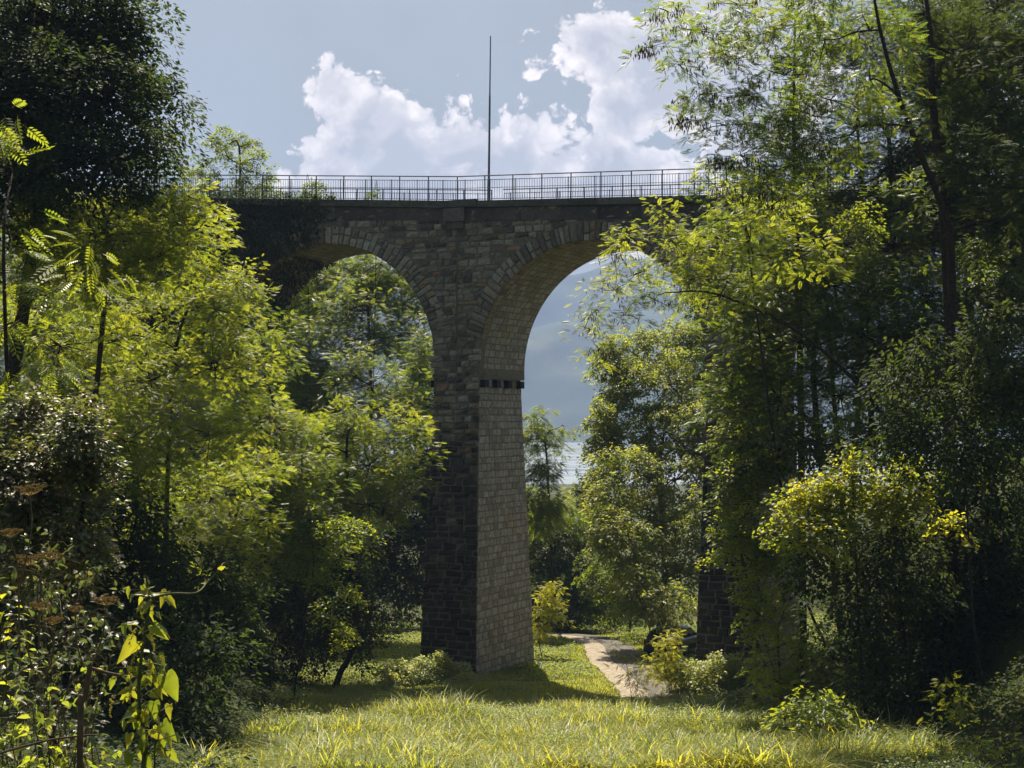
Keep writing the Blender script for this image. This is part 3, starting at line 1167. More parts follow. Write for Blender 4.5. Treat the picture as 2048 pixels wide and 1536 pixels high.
def tree(name, label, cat, seed, Y, lobes, kind, dens=1.0, base=None, trunk_r=.14, group=None, trunk=None, leafscale=1.0, inner=.45,
         mean=.45, var=.22, depth=.9, jitter=1.2, slope=.55, extra=None, pods=0, limbs=True, trunk_mat=None, climb=None):
    g = np.random.default_rng(seed)
    L = px_lobes(lobes, Y, g, depth, jitter, slope)
    cen = np.array([c for c, r in L])
    top = cen[np.argmax(cen[:, 2])]
    if base is None:
        bx, by = cen[:, 0].mean(), cen[:, 1].mean()
    else:
        bx, by = base
    bz = float(ground(bx, by)) - .15
    root = thing(name, label, cat, (bx, by, bz), group)
    org = (bx, by, bz)
    tm = MB()
    if trunk is None:
        t0 = np.array((bx, by, bz))
        low = cen[:, 2].min()
        m1 = t0 * .6 + np.array((cen[:, 0].mean(), cen[:, 1].mean(), max(low, bz + 1))) * .4
        path = spline(wobble(g, [t0, t0 * .7 + m1 * .3, m1, cen.mean(0), cen.mean(0) * .35 + top * .65], .28), 20)
    else:
        path = spline([np.array((bx, by, bz))] + [P(*q) for q in trunk], 20)
    rr = trunk_r * np.linspace(1, .1, len(path)) ** .8
    tm.tube(path, rr, 8)
    if limbs:
        nodes = [p for p in path[len(path) // 4:]]
        nrad = [r for r in rr[len(path) // 4:]]
        order = np.argsort([min(np.linalg.norm(path - c, axis=1)) for c, r in L])
        for q in order:
            c, r = L[q]
            nd = np.array(nodes)
            cost = np.linalg.norm(nd - c, axis=1) + np.where(nd[:, 2] > c[2] + .1, 1.2 * (nd[:, 2] - c[2]), 0) - 8 * np.array(nrad)
            i = int(np.argmin(cost))
            a = nd[i]
            dist = np.linalg.norm(c - a)
            m1 = a * .65 + c * .35 + g.normal(0, .09 * dist, 3) + np.array((0, 0, .06 * dist))
            m2 = a * .3 + c * .7 + g.normal(0, .09 * dist, 3) + np.array((0, 0, .06 * dist))
            pr = spline([a, m1, m2, c], 10)
            r0 = min(nrad[i] * .62, .05)
            rad = np.linspace(r0, max(.009, r0 * .45), len(pr))
            tm.tube(pr, rad, 6)
            nodes += list(pr[3:])
            nrad += list(rad[3:])
    if limbs:
        tw = tm
    else:
        tw = MB()
    crown, tw = foliage(seed + 1, L, kind, dens, inner, leafscale, twigs=tw, mean=mean, var=var)
    tm.build('trunk', trunk_mat or BARK, root, smooth=True, loc=org)
    if not limbs:
        tw.build('branches', TWIG, root, loc=org)
    crown.build('crown', KINDS_OF_TREE[kind]['mat'], root, loc=org)
    if pods:
        pm = MB()
        n = pods
        idx = g.integers(0, len(L), n)
        O, D = [], []
        for i in idx:
            c, r = L[i]
            d = rdir(g, 1)[0]
            d[2] = -abs(d[2]) * .6 if g.random() < .7 else d[2]
            p = c + d * r * g.uniform(.5, 1.05)
            k = g.integers(4, 11)
            O.append(p + g.normal(0, .09, (k, 3)))
            D.append(np.stack([g.normal(0, .25, k), g.normal(0, .25, k), np.full(k, -1.0)], 1))
        O, D = np.concatenate(O), np.concatenate(D)
        put_leaves(pm, tmpl_quad(.22, .02), O, D, rdir(g, len(O)), g.uniform(.10, .20, len(O)), g.random(len(O)))
        tag(pm.build('seed_pods', POD_M, root, loc=org), kind='stuff')
    return root


def carpet(name, label, seed, pts_fn, n, kind_tm, L, mat, droop=.2, lift=(.1, .5), mean=.5, var=.25, cat='undergrowth'):
    """leafy ground cover nobody could count"""
    g = np.random.default_rng(seed)
    x, y = pts_fn(g, n)
    hn = .5 + .5 * fbm(x * .8, y * .8, 3, seed)
    z = ground(x, y) + lift[0] + (lift[1] - lift[0]) * np.clip(hn, 0, 1.2) * g.random(len(x)) ** .5
    a = g.uniform(0, 2 * math.pi, len(x))
    d = np.stack([np.cos(a), np.sin(a), g.normal(-droop, .35, len(x))], 1)
    up = np.stack([g.normal(0, .35, len(x)), g.normal(0, .35, len(x)), np.ones(len(x))], 1)
    mb = MB()
    tint = np.clip(mean + .5 * var * fbm(x * .3, y * .3, 2, seed + 5) + g.normal(0, var * .6, len(x)), 0, 1)
    put_leaves(mb, TM[kind_tm], np.stack([x, y, z], 1), d, up, L * g.uniform(.6, 1.25, len(x)), tint)
    o = mb.build(name, mat)
    return tag(o, label, cat, kind='stuff')


def grass_blades(name, label, seed, x, y, h, w, lean, mat, tint, segs=3, cat='grass'):
    """curved blades; x,y,h,w,lean,tint arrays"""
    g = np.random.default_rng(seed)
    n = len(x)
    z = ground(x, y)
    a = g.uniform(0, 2 * math.pi, n)
    dx, dy = np.cos(a), np.sin(a)
    sx, sy = -dy, dx
    k = segs + 1
    t = np.linspace(0, 1, k)
    px = x[:, None] + dx[:, None] * lean[:, None] * h[:, None] * t[None] ** 2
    py = y[:, None] + dy[:, None] * lean[:, None] * h[:, None] * t[None] ** 2
    pz = z[:, None] - .02 + h[:, None] * (t[None] - .38 * lean[:, None] * t[None] ** 3)
    ww = w[:, None] * np.array([.7, 1.0, .75, .12] if segs == 3 else [.9, .9, .1])[None] * .5
    A = np.stack([px - sx[:, None] * ww, py - sy[:, None] * ww, pz], -1)
    B = np.stack([px + sx[:, None] * ww, py + sy[:, None] * ww, pz], -1)
    V = np.stack([A, B], 2).reshape(n, k * 2, 3)
    base = (np.arange(n) * k * 2)[:, None, None]
    q = np.array([(2 * i, 2 * i + 1, 2 * i + 3, 2 * i + 2) for i in range(segs)])[None]
    mb = MB()
    mb.add(V.reshape(-1, 3), (base + q).reshape(-1, 4), tint=np.repeat(tint, k * 2))
    o = mb.build(name, mat)
    return tag(o, label, cat, kind='stuff')
# ================================================================== TREES AND SHRUBS
# ---- left side
tree('broadleaf_tree', 'big dark dense tree in the top left corner, against the grey blue sky', 'tree', 11, 44,
     [(40, 50, 150, 150), (180, 20, 130, 110), (235, 90, 75, 90), (60, 200, 150, 130), (200, 200, 110, 110), (290, 215, 75, 80), (150, 330, 150, 80), (300, 305, 60, 60), (20, 330, 90, 110),
      (-130, 120, 120, 200), (-120, 330, 120, 160), (120, 130, 110, 100)], 'dark', 1.9, base=(-16.5, 47), trunk_r=.35, jitter=1.6, mean=.4, var=.3, inner=.25, leafscale=1.1)
tree('broadleaf_tree', 'slender airy tree rising behind the left end of the bridge railing', 'tree', 12, 88,
     [(430, 300, 28, 32), (470, 290, 30, 26), (405, 345, 36, 30), (480, 340, 45, 32), (535, 350, 26, 26), (445, 265, 14, 18), (500, 290, 16, 24), (520, 320, 28, 16), (420, 380, 50, 24), (500, 385, 60, 18)], 'broad', .8,
     base=(-16.5, 90), trunk_r=.16, jitter=.8, mean=.5, leafscale=1.0, inner=.2)
tree('shrub', 'small dark shrub showing between the railings above the left arch', 'shrub', 13, 88,
     [(625, 385, 26, 16), (610, 392, 20, 12)], 'broad', 1.6, base=(-11.6, 88), trunk_r=.05, jitter=.3, mean=.3)
tree('shrub', 'tiny shrub tip peeping over the bridge deck between two left railing posts', 'shrub', 14, 88,
     [(748, 392, 14, 10)], 'broad', 1.8, base=(-8, 88), trunk_r=.05, jitter=.3, mean=.3)
tree('acacia_tree', 'bright yellow green acacia crown below the dark tree on the left', 'tree', 15, 44,
     [(110, 420, 85, 65), (250, 400, 60, 45), (330, 375, 50, 40), (380, 395, 40, 35), (350, 440, 80, 60), (220, 470, 110, 70), (70, 330, 30, 26), (85, 380, 40, 30), (60, 500, 100, 90), (180, 560, 120, 80),
      (20, 420, 60, 70), (-60, 480, 80, 120), (310, 520, 90, 70)], 'robinia', 1.9, base=(-13, 46), trunk_r=.15, leafscale=.85, jitter=1.2, mean=.6, var=.28)
tree('acacia_tree', 'bright acacia leaning toward the left arch with sunlit fern like sprays', 'tree', 16, 47,
     [(440, 470, 40, 34), (400, 540, 60, 50), (480, 560, 42, 34), (430, 620, 70, 50), (330, 640, 100, 70), (470, 665, 30, 30), (500, 720, 50, 36), (430, 740, 80, 60), (300, 760, 100, 80), (545, 770, 22, 22),
      (520, 830, 50, 50), (420, 870, 90, 70), (250, 880, 110, 90), (120, 690, 110, 90), (170, 800, 100, 80), (240, 680, 90, 70)], 'robinia', 1.8, base=(-11.2, 49), trunk_r=.13, leafscale=.87, mean=.62, var=.28)
tree('acacia_tree', 'low acacia boughs glowing yellow above the dark hollow, left of centre', 'tree', 17, 50,
     [(520, 930, 50, 40), (440, 980, 80, 50), (540, 1040, 42, 26), (480, 1070, 40, 30), (350, 1000, 100, 70), (250, 1040, 90, 70), (490, 1120, 26, 20), (400, 1110, 60, 50)], 'robinia', 1.6,
     base=(-10.4, 52), trunk_r=.12, mean=.62, var=.28)
tree('shrub', 'dull green leafy thicket, shade put into its leaf colour, under the acacia boughs at left', 'shrub', 18, 44,
     [(270, 1050, 110, 80), (200, 1150, 130, 90), (360, 1170, 110, 90), (80, 1180, 130, 110), (60, 1040, 100, 80), (450, 1230, 90, 90), (300, 1260, 130, 90), (120, 1310, 140, 100)], 'dark', 1.5, base=(-10.5, 45), trunk_r=.08, mean=.5, inner=.4)
tree('acacia_tree', 'acacia with brighter crown top, standing against the left edge of the central pier', 'tree', 19, 62,
     [(710, 815, 46, 30), (690, 860, 70, 45), (800, 830, 36, 30), (830, 880, 34, 50), (620, 900, 60, 55), (740, 930, 80, 60), (660, 980, 80, 60), (810, 960, 50, 50), (590, 870, 40, 34), (580, 980, 60, 60), (740, 1010, 70, 50)], 'robinia', 1.5,
     base=(-7.4, 64), trunk_r=.16, mean=.45, var=.3)
tree('shrub', 'shrub with pale sunlit leaf tips hanging over the dark hollow left of the pier', 'shrub', 20, 56,
     [(570, 960, 40, 40), (610, 1040, 60, 36), (690, 1060, 60, 26), (640, 1100, 60, 40), (650, 1180, 34, 30), (700, 1190, 34, 14), (660, 1230, 34, 26), (680, 1270, 20, 30), (560, 1120, 60, 50)], 'round', 1.0, base=(-8.4, 58), trunk_r=.06, mean=.15, var=.3, inner=.5)
tree('shrub', 'dark ivy clad thicket beside the foot of the central pier, on its left', 'shrub', 21, 66,
     [(710, 1090, 60, 60), (660, 1150, 80, 70), (690, 1190, 60, 60), (600, 1200, 90, 80), (700, 1250, 80, 60), (500, 1200, 90, 100), (620, 1290, 90, 50)], 'dark', 1.5, base=(-8.4, 68), trunk_r=.08, mean=.45, inner=.4)
# behind the left arch
tree('broadleaf_tree', 'tall green tree filling the opening of the left arch', 'tree', 22, 90,
     [(700, 535, 60, 36), (760, 530, 50, 36), (620, 520, 50, 30), (810, 600, 36, 50), (790, 545, 50, 40), (850, 640, 22, 50), (820, 580, 30, 40), (730, 560, 60, 50), (560, 560, 50, 50), (700, 500, 60, 30), (650, 560, 50, 40), (845, 700, 22, 40), (580, 620, 50, 60), (580, 720, 60, 70), (700, 620, 80, 60), (640, 600, 60, 60), (760, 600, 60, 60), (800, 570, 26, 40), (700, 680, 80, 70), (790, 680, 60, 60), (620, 700, 60, 60), (740, 770, 90, 70), (840, 640, 16, 24), (830, 740, 40, 50), (650, 800, 90, 70), (800, 850, 80, 80), (700, 900, 90, 80)], 'robinia_green', 1.3,
     base=(-8.6, 92), trunk_r=.2, mean=.6, var=.3, leafscale=1.5, slope=1.0, jitter=2.5)
tree('broadleaf_tree', 'darker tree behind the left pier side of the left arch, partly hidden', 'tree', 23, 96,
     [(560, 600, 60, 80), (540, 700, 60, 80), (590, 780, 70, 60), (530, 820, 70, 90), (600, 900, 90, 90), (480, 760, 60, 120), (620, 540, 50, 40)], 'broad', 2.2, base=(-14.5, 98), trunk_r=.28, mean=.45, leafscale=1.5)
tree('broadleaf_tree', 'dark tree standing just behind the central pier, left of its shaft', 'tree', 24, 100,
     [(850, 730, 26, 50), (840, 820, 40, 60), (860, 920, 50, 80), (820, 1000, 80, 90), (700, 1020, 100, 90), (590, 1040, 90, 100), (780, 1120, 110, 90), (650, 1150, 110, 90)], 'dark', 2.2, base=(-6.6, 101), trunk_r=.22, mean=.5, leafscale=1.5)
# ---- seen through the right arch
tree('broadleaf_tree', 'leafy tree close behind the right edge of the central pier with pale pinnate sprays', 'tree', 25, 92,
     [(1075, 840, 22, 26), (1060, 880, 30, 26), (1125, 850, 12, 14), (1105, 890, 24, 20), (1085, 930, 30, 20), (1080, 960, 34, 30), (1120, 1010, 34, 26), (1080, 1020, 44, 46)], 'ailanthus', 1.7,
     base=(3.0, 95), trunk_r=.16, mean=.75, jitter=.8)
tree('broadleaf_tree', 'dark leafy tree behind the pier, rising from the far side of the road', 'tree', 26, 98,
     [(1080, 1040, 50, 60), (1110, 1100, 60, 50), (1160, 1060, 50, 40), (1060, 1140, 60, 60), (1180, 1110, 40, 60), (1130, 1180, 90, 50), (1200, 1180, 70, 60), (1060, 1200, 60, 50), (1100, 1240, 60, 26)], 'broad', 2.0, base=(3.6, 101), trunk_r=.16, mean=.3)
tree('acacia_tree', 'lime green treetops under the strip of lake in the valley gap', 'tree', 27, 118,
     [(1150, 985, 18, 12), (1188, 990, 24, 14), (1160, 1010, 24, 16), (1195, 1020, 30, 22), (1140, 1040, 50, 30), (1200, 1050, 50, 40), (1180, 1100, 60, 50)], 'robinia', 2.2, base=(5.5, 120), trunk_r=.2, mean=.8, leafscale=1.3)
tree('fir_tree', 'small dark pointed conifer tip below the lake in the valley gap', 'tree', 28, 112,
     [(1166, 962, 7, 16), (1170, 985, 14, 14), (1172, 1010, 22, 16)], 'dark', 3.0, base=(5.4, 112), trunk_r=.1, mean=.5, jitter=.1)
tree('acacia_tree', 'yellow leafed sapling growing at the right foot of the central pier', 'tree', 29, 77,
     [(1105, 1175, 18, 8), (1090, 1195, 20, 8), (1118, 1205, 16, 8), (1080, 1222, 20, 9), (1108, 1232, 16, 8), (1076, 1255, 12, 12), (1092, 1262, 12, 12)], 'lime', 2.0, base=(1.5, 77.5), trunk_r=.04, mean=.75, jitter=.3)
tree('broadleaf_tree', 'large olive green tree with fine leaves, right of the lake view', 'tree', 30, 84,
     [(1225, 700, 36, 24), (1230, 740, 50, 34), (1195, 820, 26, 24), (1200, 950, 34, 30), (1210, 860, 40, 30), (1420, 680, 50, 40), (1400, 620, 40, 34), (1220, 1050, 46, 40), (1260, 1150, 40, 40), (1440, 930, 40, 60), (1430, 1020, 34, 50), (1290, 700, 60, 44), (1370, 690, 60, 44), (1250, 760, 60, 50), (1340, 770, 80, 60), (1420, 760, 50, 60), (1220, 830, 44, 40), (1300, 860, 80, 60), (1390, 860, 70, 70), (1210, 900, 36, 40), (1260, 940, 70, 50), (1350, 960, 80, 60), (1220, 1000, 50, 40),
      (1300, 1040, 80, 60), (1390, 1050, 60, 60), (1240, 1080, 50, 50), (1310, 1130, 70, 60), (1380, 1150, 60, 50), (1270, 1180, 46, 50), (1330, 1210, 60, 36), (1480, 860, 50, 100)], 'olive', 1.25,
     base=(8.3, 87), trunk_r=.26, mean=.65, var=.3, leafscale=1.3, slope=.9, jitter=2.0, trunk=[(1330, 1150, 85), (1320, 950, 85), (1330, 850, 85)])
tree('broadleaf_tree', 'light green tree with thin stem at the bend of the road', 'tree', 31, 90,
     [(1200, 1130, 40, 30), (1230, 1160, 46, 36), (1200, 1180, 30, 24), (1250, 1210, 30, 26)], 'broad', 1.6, base=(6.9, 91), trunk_r=.07, mean=.6, jitter=.4, trunk=[(1262, 1200, 90.5), (1240, 1150, 90)])
# ---- right, in front of the bridge
tree('acacia_tree', 'acacia bough with brown pods reaching in front of the right arch', 'tree', 32, 46,
     [(1325, 435, 36, 24), (1270, 480, 60, 30), (1350, 490, 60, 36), (1230, 510, 30, 22), (1420, 500, 60, 40), (1290, 540, 70, 34), (1380, 560, 70, 40), (1230, 580, 50, 26), (1310, 600, 60, 24), (1190, 620, 42, 22), (1170, 655, 34, 16), (1200, 700, 22, 18),
      (1250, 630, 40, 16), (1420, 600, 50, 30), (1450, 560, 60, 50)], 'robinia', 1.1, base=(12.5, 48), leafscale=.88, trunk_r=.10, mean=.55, var=.3, pods=70, inner=.3, jitter=.7,
     trunk=[(1900, 1100, 49), (1780, 850, 48), (1620, 680, 47), (1440, 590, 46), (1330, 585, 46)])
tree('acacia_tree', 'acacia crown in front of the right end of the railing, yellowish and dense', 'tree', 33, 48,
     [(1430, 370, 36, 34), (1400, 420, 30, 16), (1480, 400, 50, 40), (1440, 440, 50, 30), (1540, 420, 70, 50), (1500, 480, 70, 50), (1600, 500, 80, 60), (1500, 340, 40, 26)], 'robinia', .95, base=(10.5, 50), trunk_r=.07, mean=.5, var=.3)
tree('acacia_tree', 'tall acacia with hanging brown pods, its sparse crown in the top right sky', 'tree', 34, 41,
     [(1330, 20, 50, 24), (1390, 60, 70, 26), (1300, 95, 34, 20), (1360, 130, 60, 26), (1450, 110, 70, 36), (1400, 190, 60, 24), (1490, 190, 80, 34), (1380, 240, 34, 14), (1450, 250, 70, 26), (1550, 60, 80, 50), (1570, 150, 70, 40), (1650, 80, 80, 50),
      (1560, 250, 70, 30), (1660, 200, 80, 40), (1740, 60, 80, 60), (1740, 160, 60, 50), (1480, 10, 80, 30), (1620, -10, 90, 40), (1480, 310, 60, 30), (1580, 330, 70, 30), (1500, 380, 60, 28), (1560, 400, 50, 30), (1440, 320, 30, 18), (1630, 290, 60, 34), (1440, 375, 40, 18), (1700, 270, 60, 40), (1760, 240, 50, 40)], 'robinia_green', 1.35,
     base=(11.5, 43), trunk_r=.15, mean=.4, var=.3, pods=420, inner=.1, jitter=1.0,
     trunk=[(1950, 800, 43), (1905, 600, 43), (1900, 460, 42.5), (1850, 330, 42), (1800, 200, 41.5), (1760, 60, 41), (1740, -60, 41)])
tree('acacia_tree', 'upright acacia with thick dark trunk and ivy near the right edge', 'tree', 35, 45,
     [(1850, 30, 80, 70), (1930, 100, 90, 90), (1990, 20, 90, 90), (1880, 180, 70, 60), (2000, 230, 90, 90), (1940, 330, 80, 70), (2080, 120, 80, 140), (2080, 350, 80, 120), (2000, 440, 90, 70)], 'robinia_shade', 1.5,
     base=(13.2, 47), trunk_r=.21, mean=.8, inner=.3, trunk=[(1900, 700, 46), (1885, 400, 45), (1865, 200, 45), (1860, 60, 45), (1840, -80, 45)])
tree('broadleaf_tree', 'thin ivy wrapped tree standing between the bridge end and the leaning acacia', 'tree', 36, 54,
     [(1600, 60, 50, 60), (1590, 200, 40, 60), (1600, 330, 36, 60), (1595, 420, 26, 60)], 'broad', .7, base=(10.6, 56), trunk_r=.14, mean=.4, trunk=[(1600, 700, 55), (1595, 450, 54), (1588, 250, 54), (1590, 40, 54)], inner=.2)
tree('broadleaf_tree', 'dark forked tree with bare lower limbs behind the right undergrowth', 'tree', 37, 55,
     [(1770, 330, 60, 60), (1700, 290, 60, 40), (1800, 420, 70, 60), (1690, 380, 50, 30)], 'robinia_green', 1.0, base=(14.2, 57), trunk_r=.2, mean=.5, trunk=[(1790, 600, 56), (1775, 450, 55), (1780, 300, 55), (1760, 200, 55)], inner=.3)
tree('broadleaf_tree', 'slim many stemmed young tree with backlit leaves, middle of the right bank', 'tree', 38, 52,
     [(1640, 420, 60, 40), (1720, 430, 60, 40), (1690, 480, 60, 40), (1580, 430, 40, 30)], 'broad', .7, base=(12.0, 54), trunk_r=.09, mean=.9, trunk=[(1650, 560, 53), (1640, 450, 52), (1620, 330, 52)], inner=.2)
tree('acacia_tree', 'wide deep green acacia mass covering the bank right of the bridge arch', 'tree', 39, 52,
     [(1480, 600, 60, 60), (1560, 580, 80, 60), (1660, 570, 90, 60), (1770, 560, 90, 60), (1500, 690, 70, 70), (1600, 680, 100, 70), (1720, 670, 110, 80), (1850, 600, 90, 80), (1470, 790, 60, 70), (1560, 800, 90, 80), (1680, 790, 100, 80), (1820, 730, 110, 90)], 'robinia_green', 2.2,
     base=(12.0, 54), trunk_r=.22, mean=.4, var=.3)
tree('broadleaf_tree', 'grey green bushy tree on the right bank under the acacia mass', 'tree', 40, 50,
     [(1480, 880, 60, 60), (1560, 900, 80, 60), (1650, 890, 90, 60), (1780, 860, 110, 70), (1900, 780, 110, 100), (2010, 680, 90, 110), (1960, 560, 100, 80), (2050, 850, 90, 110), (1500, 960, 60, 40)], 'olive', 1.3, base=(12.5, 52), trunk_r=.2, mean=.25, var=.3)
tree('shrub', 'sunlit round leaved shrub glowing yellow on the dark right bank', 'shrub', 41, 40,
     [(1640, 990, 60, 30), (1720, 960, 70, 34), (1800, 970, 60, 30), (1690, 1010, 90, 34), (1620, 1030, 44, 24), (1790, 1010, 60, 30), (1700, 910, 30, 14), (1580, 1040, 40, 20), (1840, 1000, 40, 20), (1600, 1000, 40, 20), (1560, 1080, 40, 26), (1900, 1050, 40, 18), (1820, 930, 40, 16), (1650, 1070, 50, 26)], 'round', 1.5, base=(10.0, 42), trunk_r=.05, mean=.55, var=.35, jitter=.5, leafscale=1.15)
tree('shrub', 'shrub of small pale leaves dangling before the right hand pier', 'shrub', 42, 48,
     [(1470, 1070, 50, 34), (1440, 1110, 26, 16), (1500, 1120, 44, 40), (1490, 1180, 36, 34), (1530, 1060, 50, 44), (1560, 1120, 50, 60), (1480, 1000, 50, 40), (1520, 1230, 40, 40), (1500, 940, 50, 40)], 'round', 1.4, base=(9.2, 50), trunk_r=.06, mean=.3, var=.35, jitter=.5)
tree('shrub', 'shrub, shade put into its leaf colour, with scattered glinting leaves under the glowing shrub', 'shrub', 43, 42,
     [(1720, 1090, 90, 50), (1820, 1080, 80, 50), (1640, 1130, 70, 60), (1880, 1010, 80, 70), (1960, 960, 90, 90), (1760, 1170, 90, 60)], 'dark', 1.5, base=(11.0, 44), trunk_r=.08, mean=.5, var=.3)
tree('shrub', 'thicket at the lower right edge, its shadow put into very dark leaf colour', 'shrub', 44, 43,
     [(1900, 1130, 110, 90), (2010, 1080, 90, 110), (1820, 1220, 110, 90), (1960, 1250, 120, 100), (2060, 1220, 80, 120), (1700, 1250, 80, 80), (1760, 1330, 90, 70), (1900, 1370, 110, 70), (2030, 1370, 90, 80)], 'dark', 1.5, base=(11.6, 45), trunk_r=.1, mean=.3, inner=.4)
tree('acacia_tree', 'young acacia with drooping bright fronds at the meadow edge, lower right', 'tree', 45, 46,
     [(1560, 1180, 30, 16), (1600, 1200, 30, 20), (1580, 1240, 34, 24), (1560, 1290, 44, 30), (1600, 1310, 50, 36), (1530, 1330, 40, 30), (1600, 1370, 60, 34), (1560, 1400, 60, 30), (1660, 1380, 50, 40)], 'robinia', 1.5, base=(8.6, 47), trunk_r=.06, mean=.75, jitter=.5)
tree('sapling', 'lime acacia sapling growing in front of the parked car beside the road', 'tree', 46, 60.5,
     [(1348, 1270, 14, 10), (1330, 1298, 26, 16), (1310, 1330, 28, 22), (1345, 1325, 24, 16), (1330, 1355, 34, 20)], 'lime', 1.7, base=(6.4, 60.5), trunk_r=.03, mean=.7, jitter=.3, leafscale=.9)
tree('sapling', 'thin arching sapling with few leaves over the road edge', 'tree', 47, 56,
     [(1232, 1300, 10, 8), (1245, 1318, 10, 8), (1262, 1345, 12, 10), (1275, 1370, 16, 12)], 'lime', 1.3, base=(4.7, 55.5), trunk_r=.02, mean=.7, jitter=.2, leafscale=.8)
tree('acacia_tree', 'dense acacia, shade put into its dark green leaves, hiding the viaduct beyond the right arch', 'tree', 52, 60,
     [(1440, 480, 50, 50), (1500, 540, 70, 50), (1600, 520, 80, 60), (1700, 540, 90, 60), (1800, 520, 90, 60), (1920, 520, 100, 80), (2040, 560, 100, 100), (1560, 640, 90, 70), (1700, 650, 100, 70), (1850, 680, 110, 80), (2000, 700, 110, 100),
      (1460, 560, 40, 50)], 'robinia_shade', 1.9, base=(13.5, 61), trunk_r=.2, mean=.8, var=.3)
tree('acacia_tree', 'yellowish acacia crown behind the bare limbs above the viaduct at right', 'tree', 53, 64,
     [(1560, 420, 50, 40), (1640, 400, 60, 40), (1740, 410, 60, 40), (1700, 460, 80, 40), (1840, 440, 80, 50), (1500, 380, 40, 34), (1820, 350, 60, 50), (1900, 380, 80, 70), (1960, 280, 90, 90), (1860, 480, 90, 50), (1780, 470, 80, 50), (1650, 500, 60, 40)], 'robinia', 1.2, base=(15.5, 66), trunk_r=.16, mean=.5, var=.3)
tree('broadleaf_tree', 'dark backdrop tree on the right bank, its crown touching the right edge', 'tree', 54, 58,
     [(1960, 150, 100, 110), (2060, 50, 100, 120), (2060, 300, 110, 120), (1900, 30, 70, 80), (2040, 480, 110, 100), (1960, 400, 90, 80), (1920, 230, 90, 80), (1850, 330, 80, 70), (1880, 120, 60, 60)], 'dark', 1.7, base=(19, 60), trunk_r=.3, mean=.6, var=.3, leafscale=1.2)
tree('acacia_tree', 'acacia filling the far left edge under the dark tree', 'tree', 55, 48,
     [(20, 560, 90, 80), (90, 640, 90, 80), (0, 700, 90, 100), (60, 800, 110, 90), (170, 900, 110, 80), (40, 950, 110, 100), (280, 960, 100, 80), (-60, 600, 80, 120), (160, 1020, 110, 80), (330, 930, 80, 70)], 'robinia_green', 1.5, base=(-14.5, 50), trunk_r=.16, mean=.7, var=.3)
tree('acacia_tree', 'half shaded acacia between the left bank and the left arch pier', 'tree', 56, 60,
     [(500, 640, 50, 60), (540, 720, 60, 60), (500, 830, 70, 70), (570, 860, 70, 50), (520, 900, 80, 70), (600, 960, 80, 60), (540, 1010, 90, 60), (620, 1080, 90, 60), (480, 600, 40, 40)], 'robinia_green', 1.5, base=(-10.5, 61), trunk_r=.14, mean=.55, var=.3)
tree('shrub', 'grey green bush round the trunks of the leaning acacia on the right', 'shrub', 57, 39,
     [(1800, 740, 60, 40), (1880, 790, 80, 50), (1960, 800, 80, 50), (2030, 780, 70, 60), (1930, 870, 90, 60), (1840, 850, 70, 40), (2040, 880, 80, 60), (1980, 720, 60, 40), (1860, 700, 50, 30), (1780, 900, 70, 40), (2000, 640, 60, 50), (1900, 930, 90, 50)], 'dark', 1.2, base=(12.2, 40), trunk_r=.05, mean=.9, slope=.2, var=.3, jitter=.7)
tree('acacia_tree', 'acacia crown, shade put into its leaf colour, behind the pod bearing one, sky glinting through', 'tree', 58, 57,
     [(1560, 300, 50, 36), (1640, 300, 60, 40), (1720, 250, 60, 50), (1800, 220, 60, 60), (1700, 340, 60, 40), (1800, 320, 70, 50), (1880, 290, 80, 60), (1560, 370, 60, 30), (1900, 160, 80, 60), (1830, 110, 60, 50), (1640, 370, 70, 36), (1760, 400, 80, 40),
      (1500, 440, 60, 30), (1880, 440, 70, 50), (1460, 520, 50, 40), (1560, 480, 60, 30), (1740, 150, 70, 50), (1660, 130, 60, 40), (1780, 40, 70, 50), (1880, 60, 70, 60), (1700, 60, 60, 40), (1600, 220, 60, 40)], 'robinia_shade', 1.35, base=(14.8, 59), trunk_r=.13, mean=.9, var=.3)
# bushes closing the sides beyond the frame of the banks
tree('shrub', 'dark bush at the road bend, shade put into its leaf colour, behind the bridge', 'shrub', 48, 104,
     [(1130, 1230, 90, 40), (1220, 1210, 60, 50), (1060, 1200, 60, 70), (1180, 1150, 60, 50)], 'dark', 1.6, base=(3.0, 106), trunk_r=.1, mean=.5)
tree('shrub', 'low sunlit bush at the roadside left of the parked car', 'shrub', 49, 84,
     [(1262, 1272, 18, 10), (1280, 1285, 18, 12), (1300, 1268, 14, 12)], 'broad', 2.0, base=(7.0, 84), trunk_r=.03, mean=.85, jitter=.3, leafscale=.8)
tree('shrub', 'white flecked leafy weeds standing in sun before the foot of the central pier', 'shrub', 50, 64,
     [(800, 1340, 40, 16), (850, 1335, 30, 20), (885, 1325, 18, 20), (910, 1345, 34, 16), (930, 1360, 30, 12), (870, 1360, 50, 12), (780, 1360, 26, 12), (845, 1350, 50, 14), (905, 1365, 40, 10)], 'herb', 1.5, base=(-3.4, 64), trunk_r=.02, mean=.75, var=.25, jitter=.4, leafscale=.9, limbs=False)
tree('shrub', 'bramble mound beside the parked car in front of the right hand pier', 'shrub', 51, 60,
     [(1390, 1350, 40, 24), (1430, 1340, 40, 26), (1470, 1330, 40, 24), (1400, 1380, 50, 26), (1460, 1370, 50, 30), (1500, 1360, 40, 30), (1360, 1390, 30, 18)], 'herb', 1.2, base=(8.2, 60), trunk_r=.03, mean=.8, jitter=.5, limbs=False)


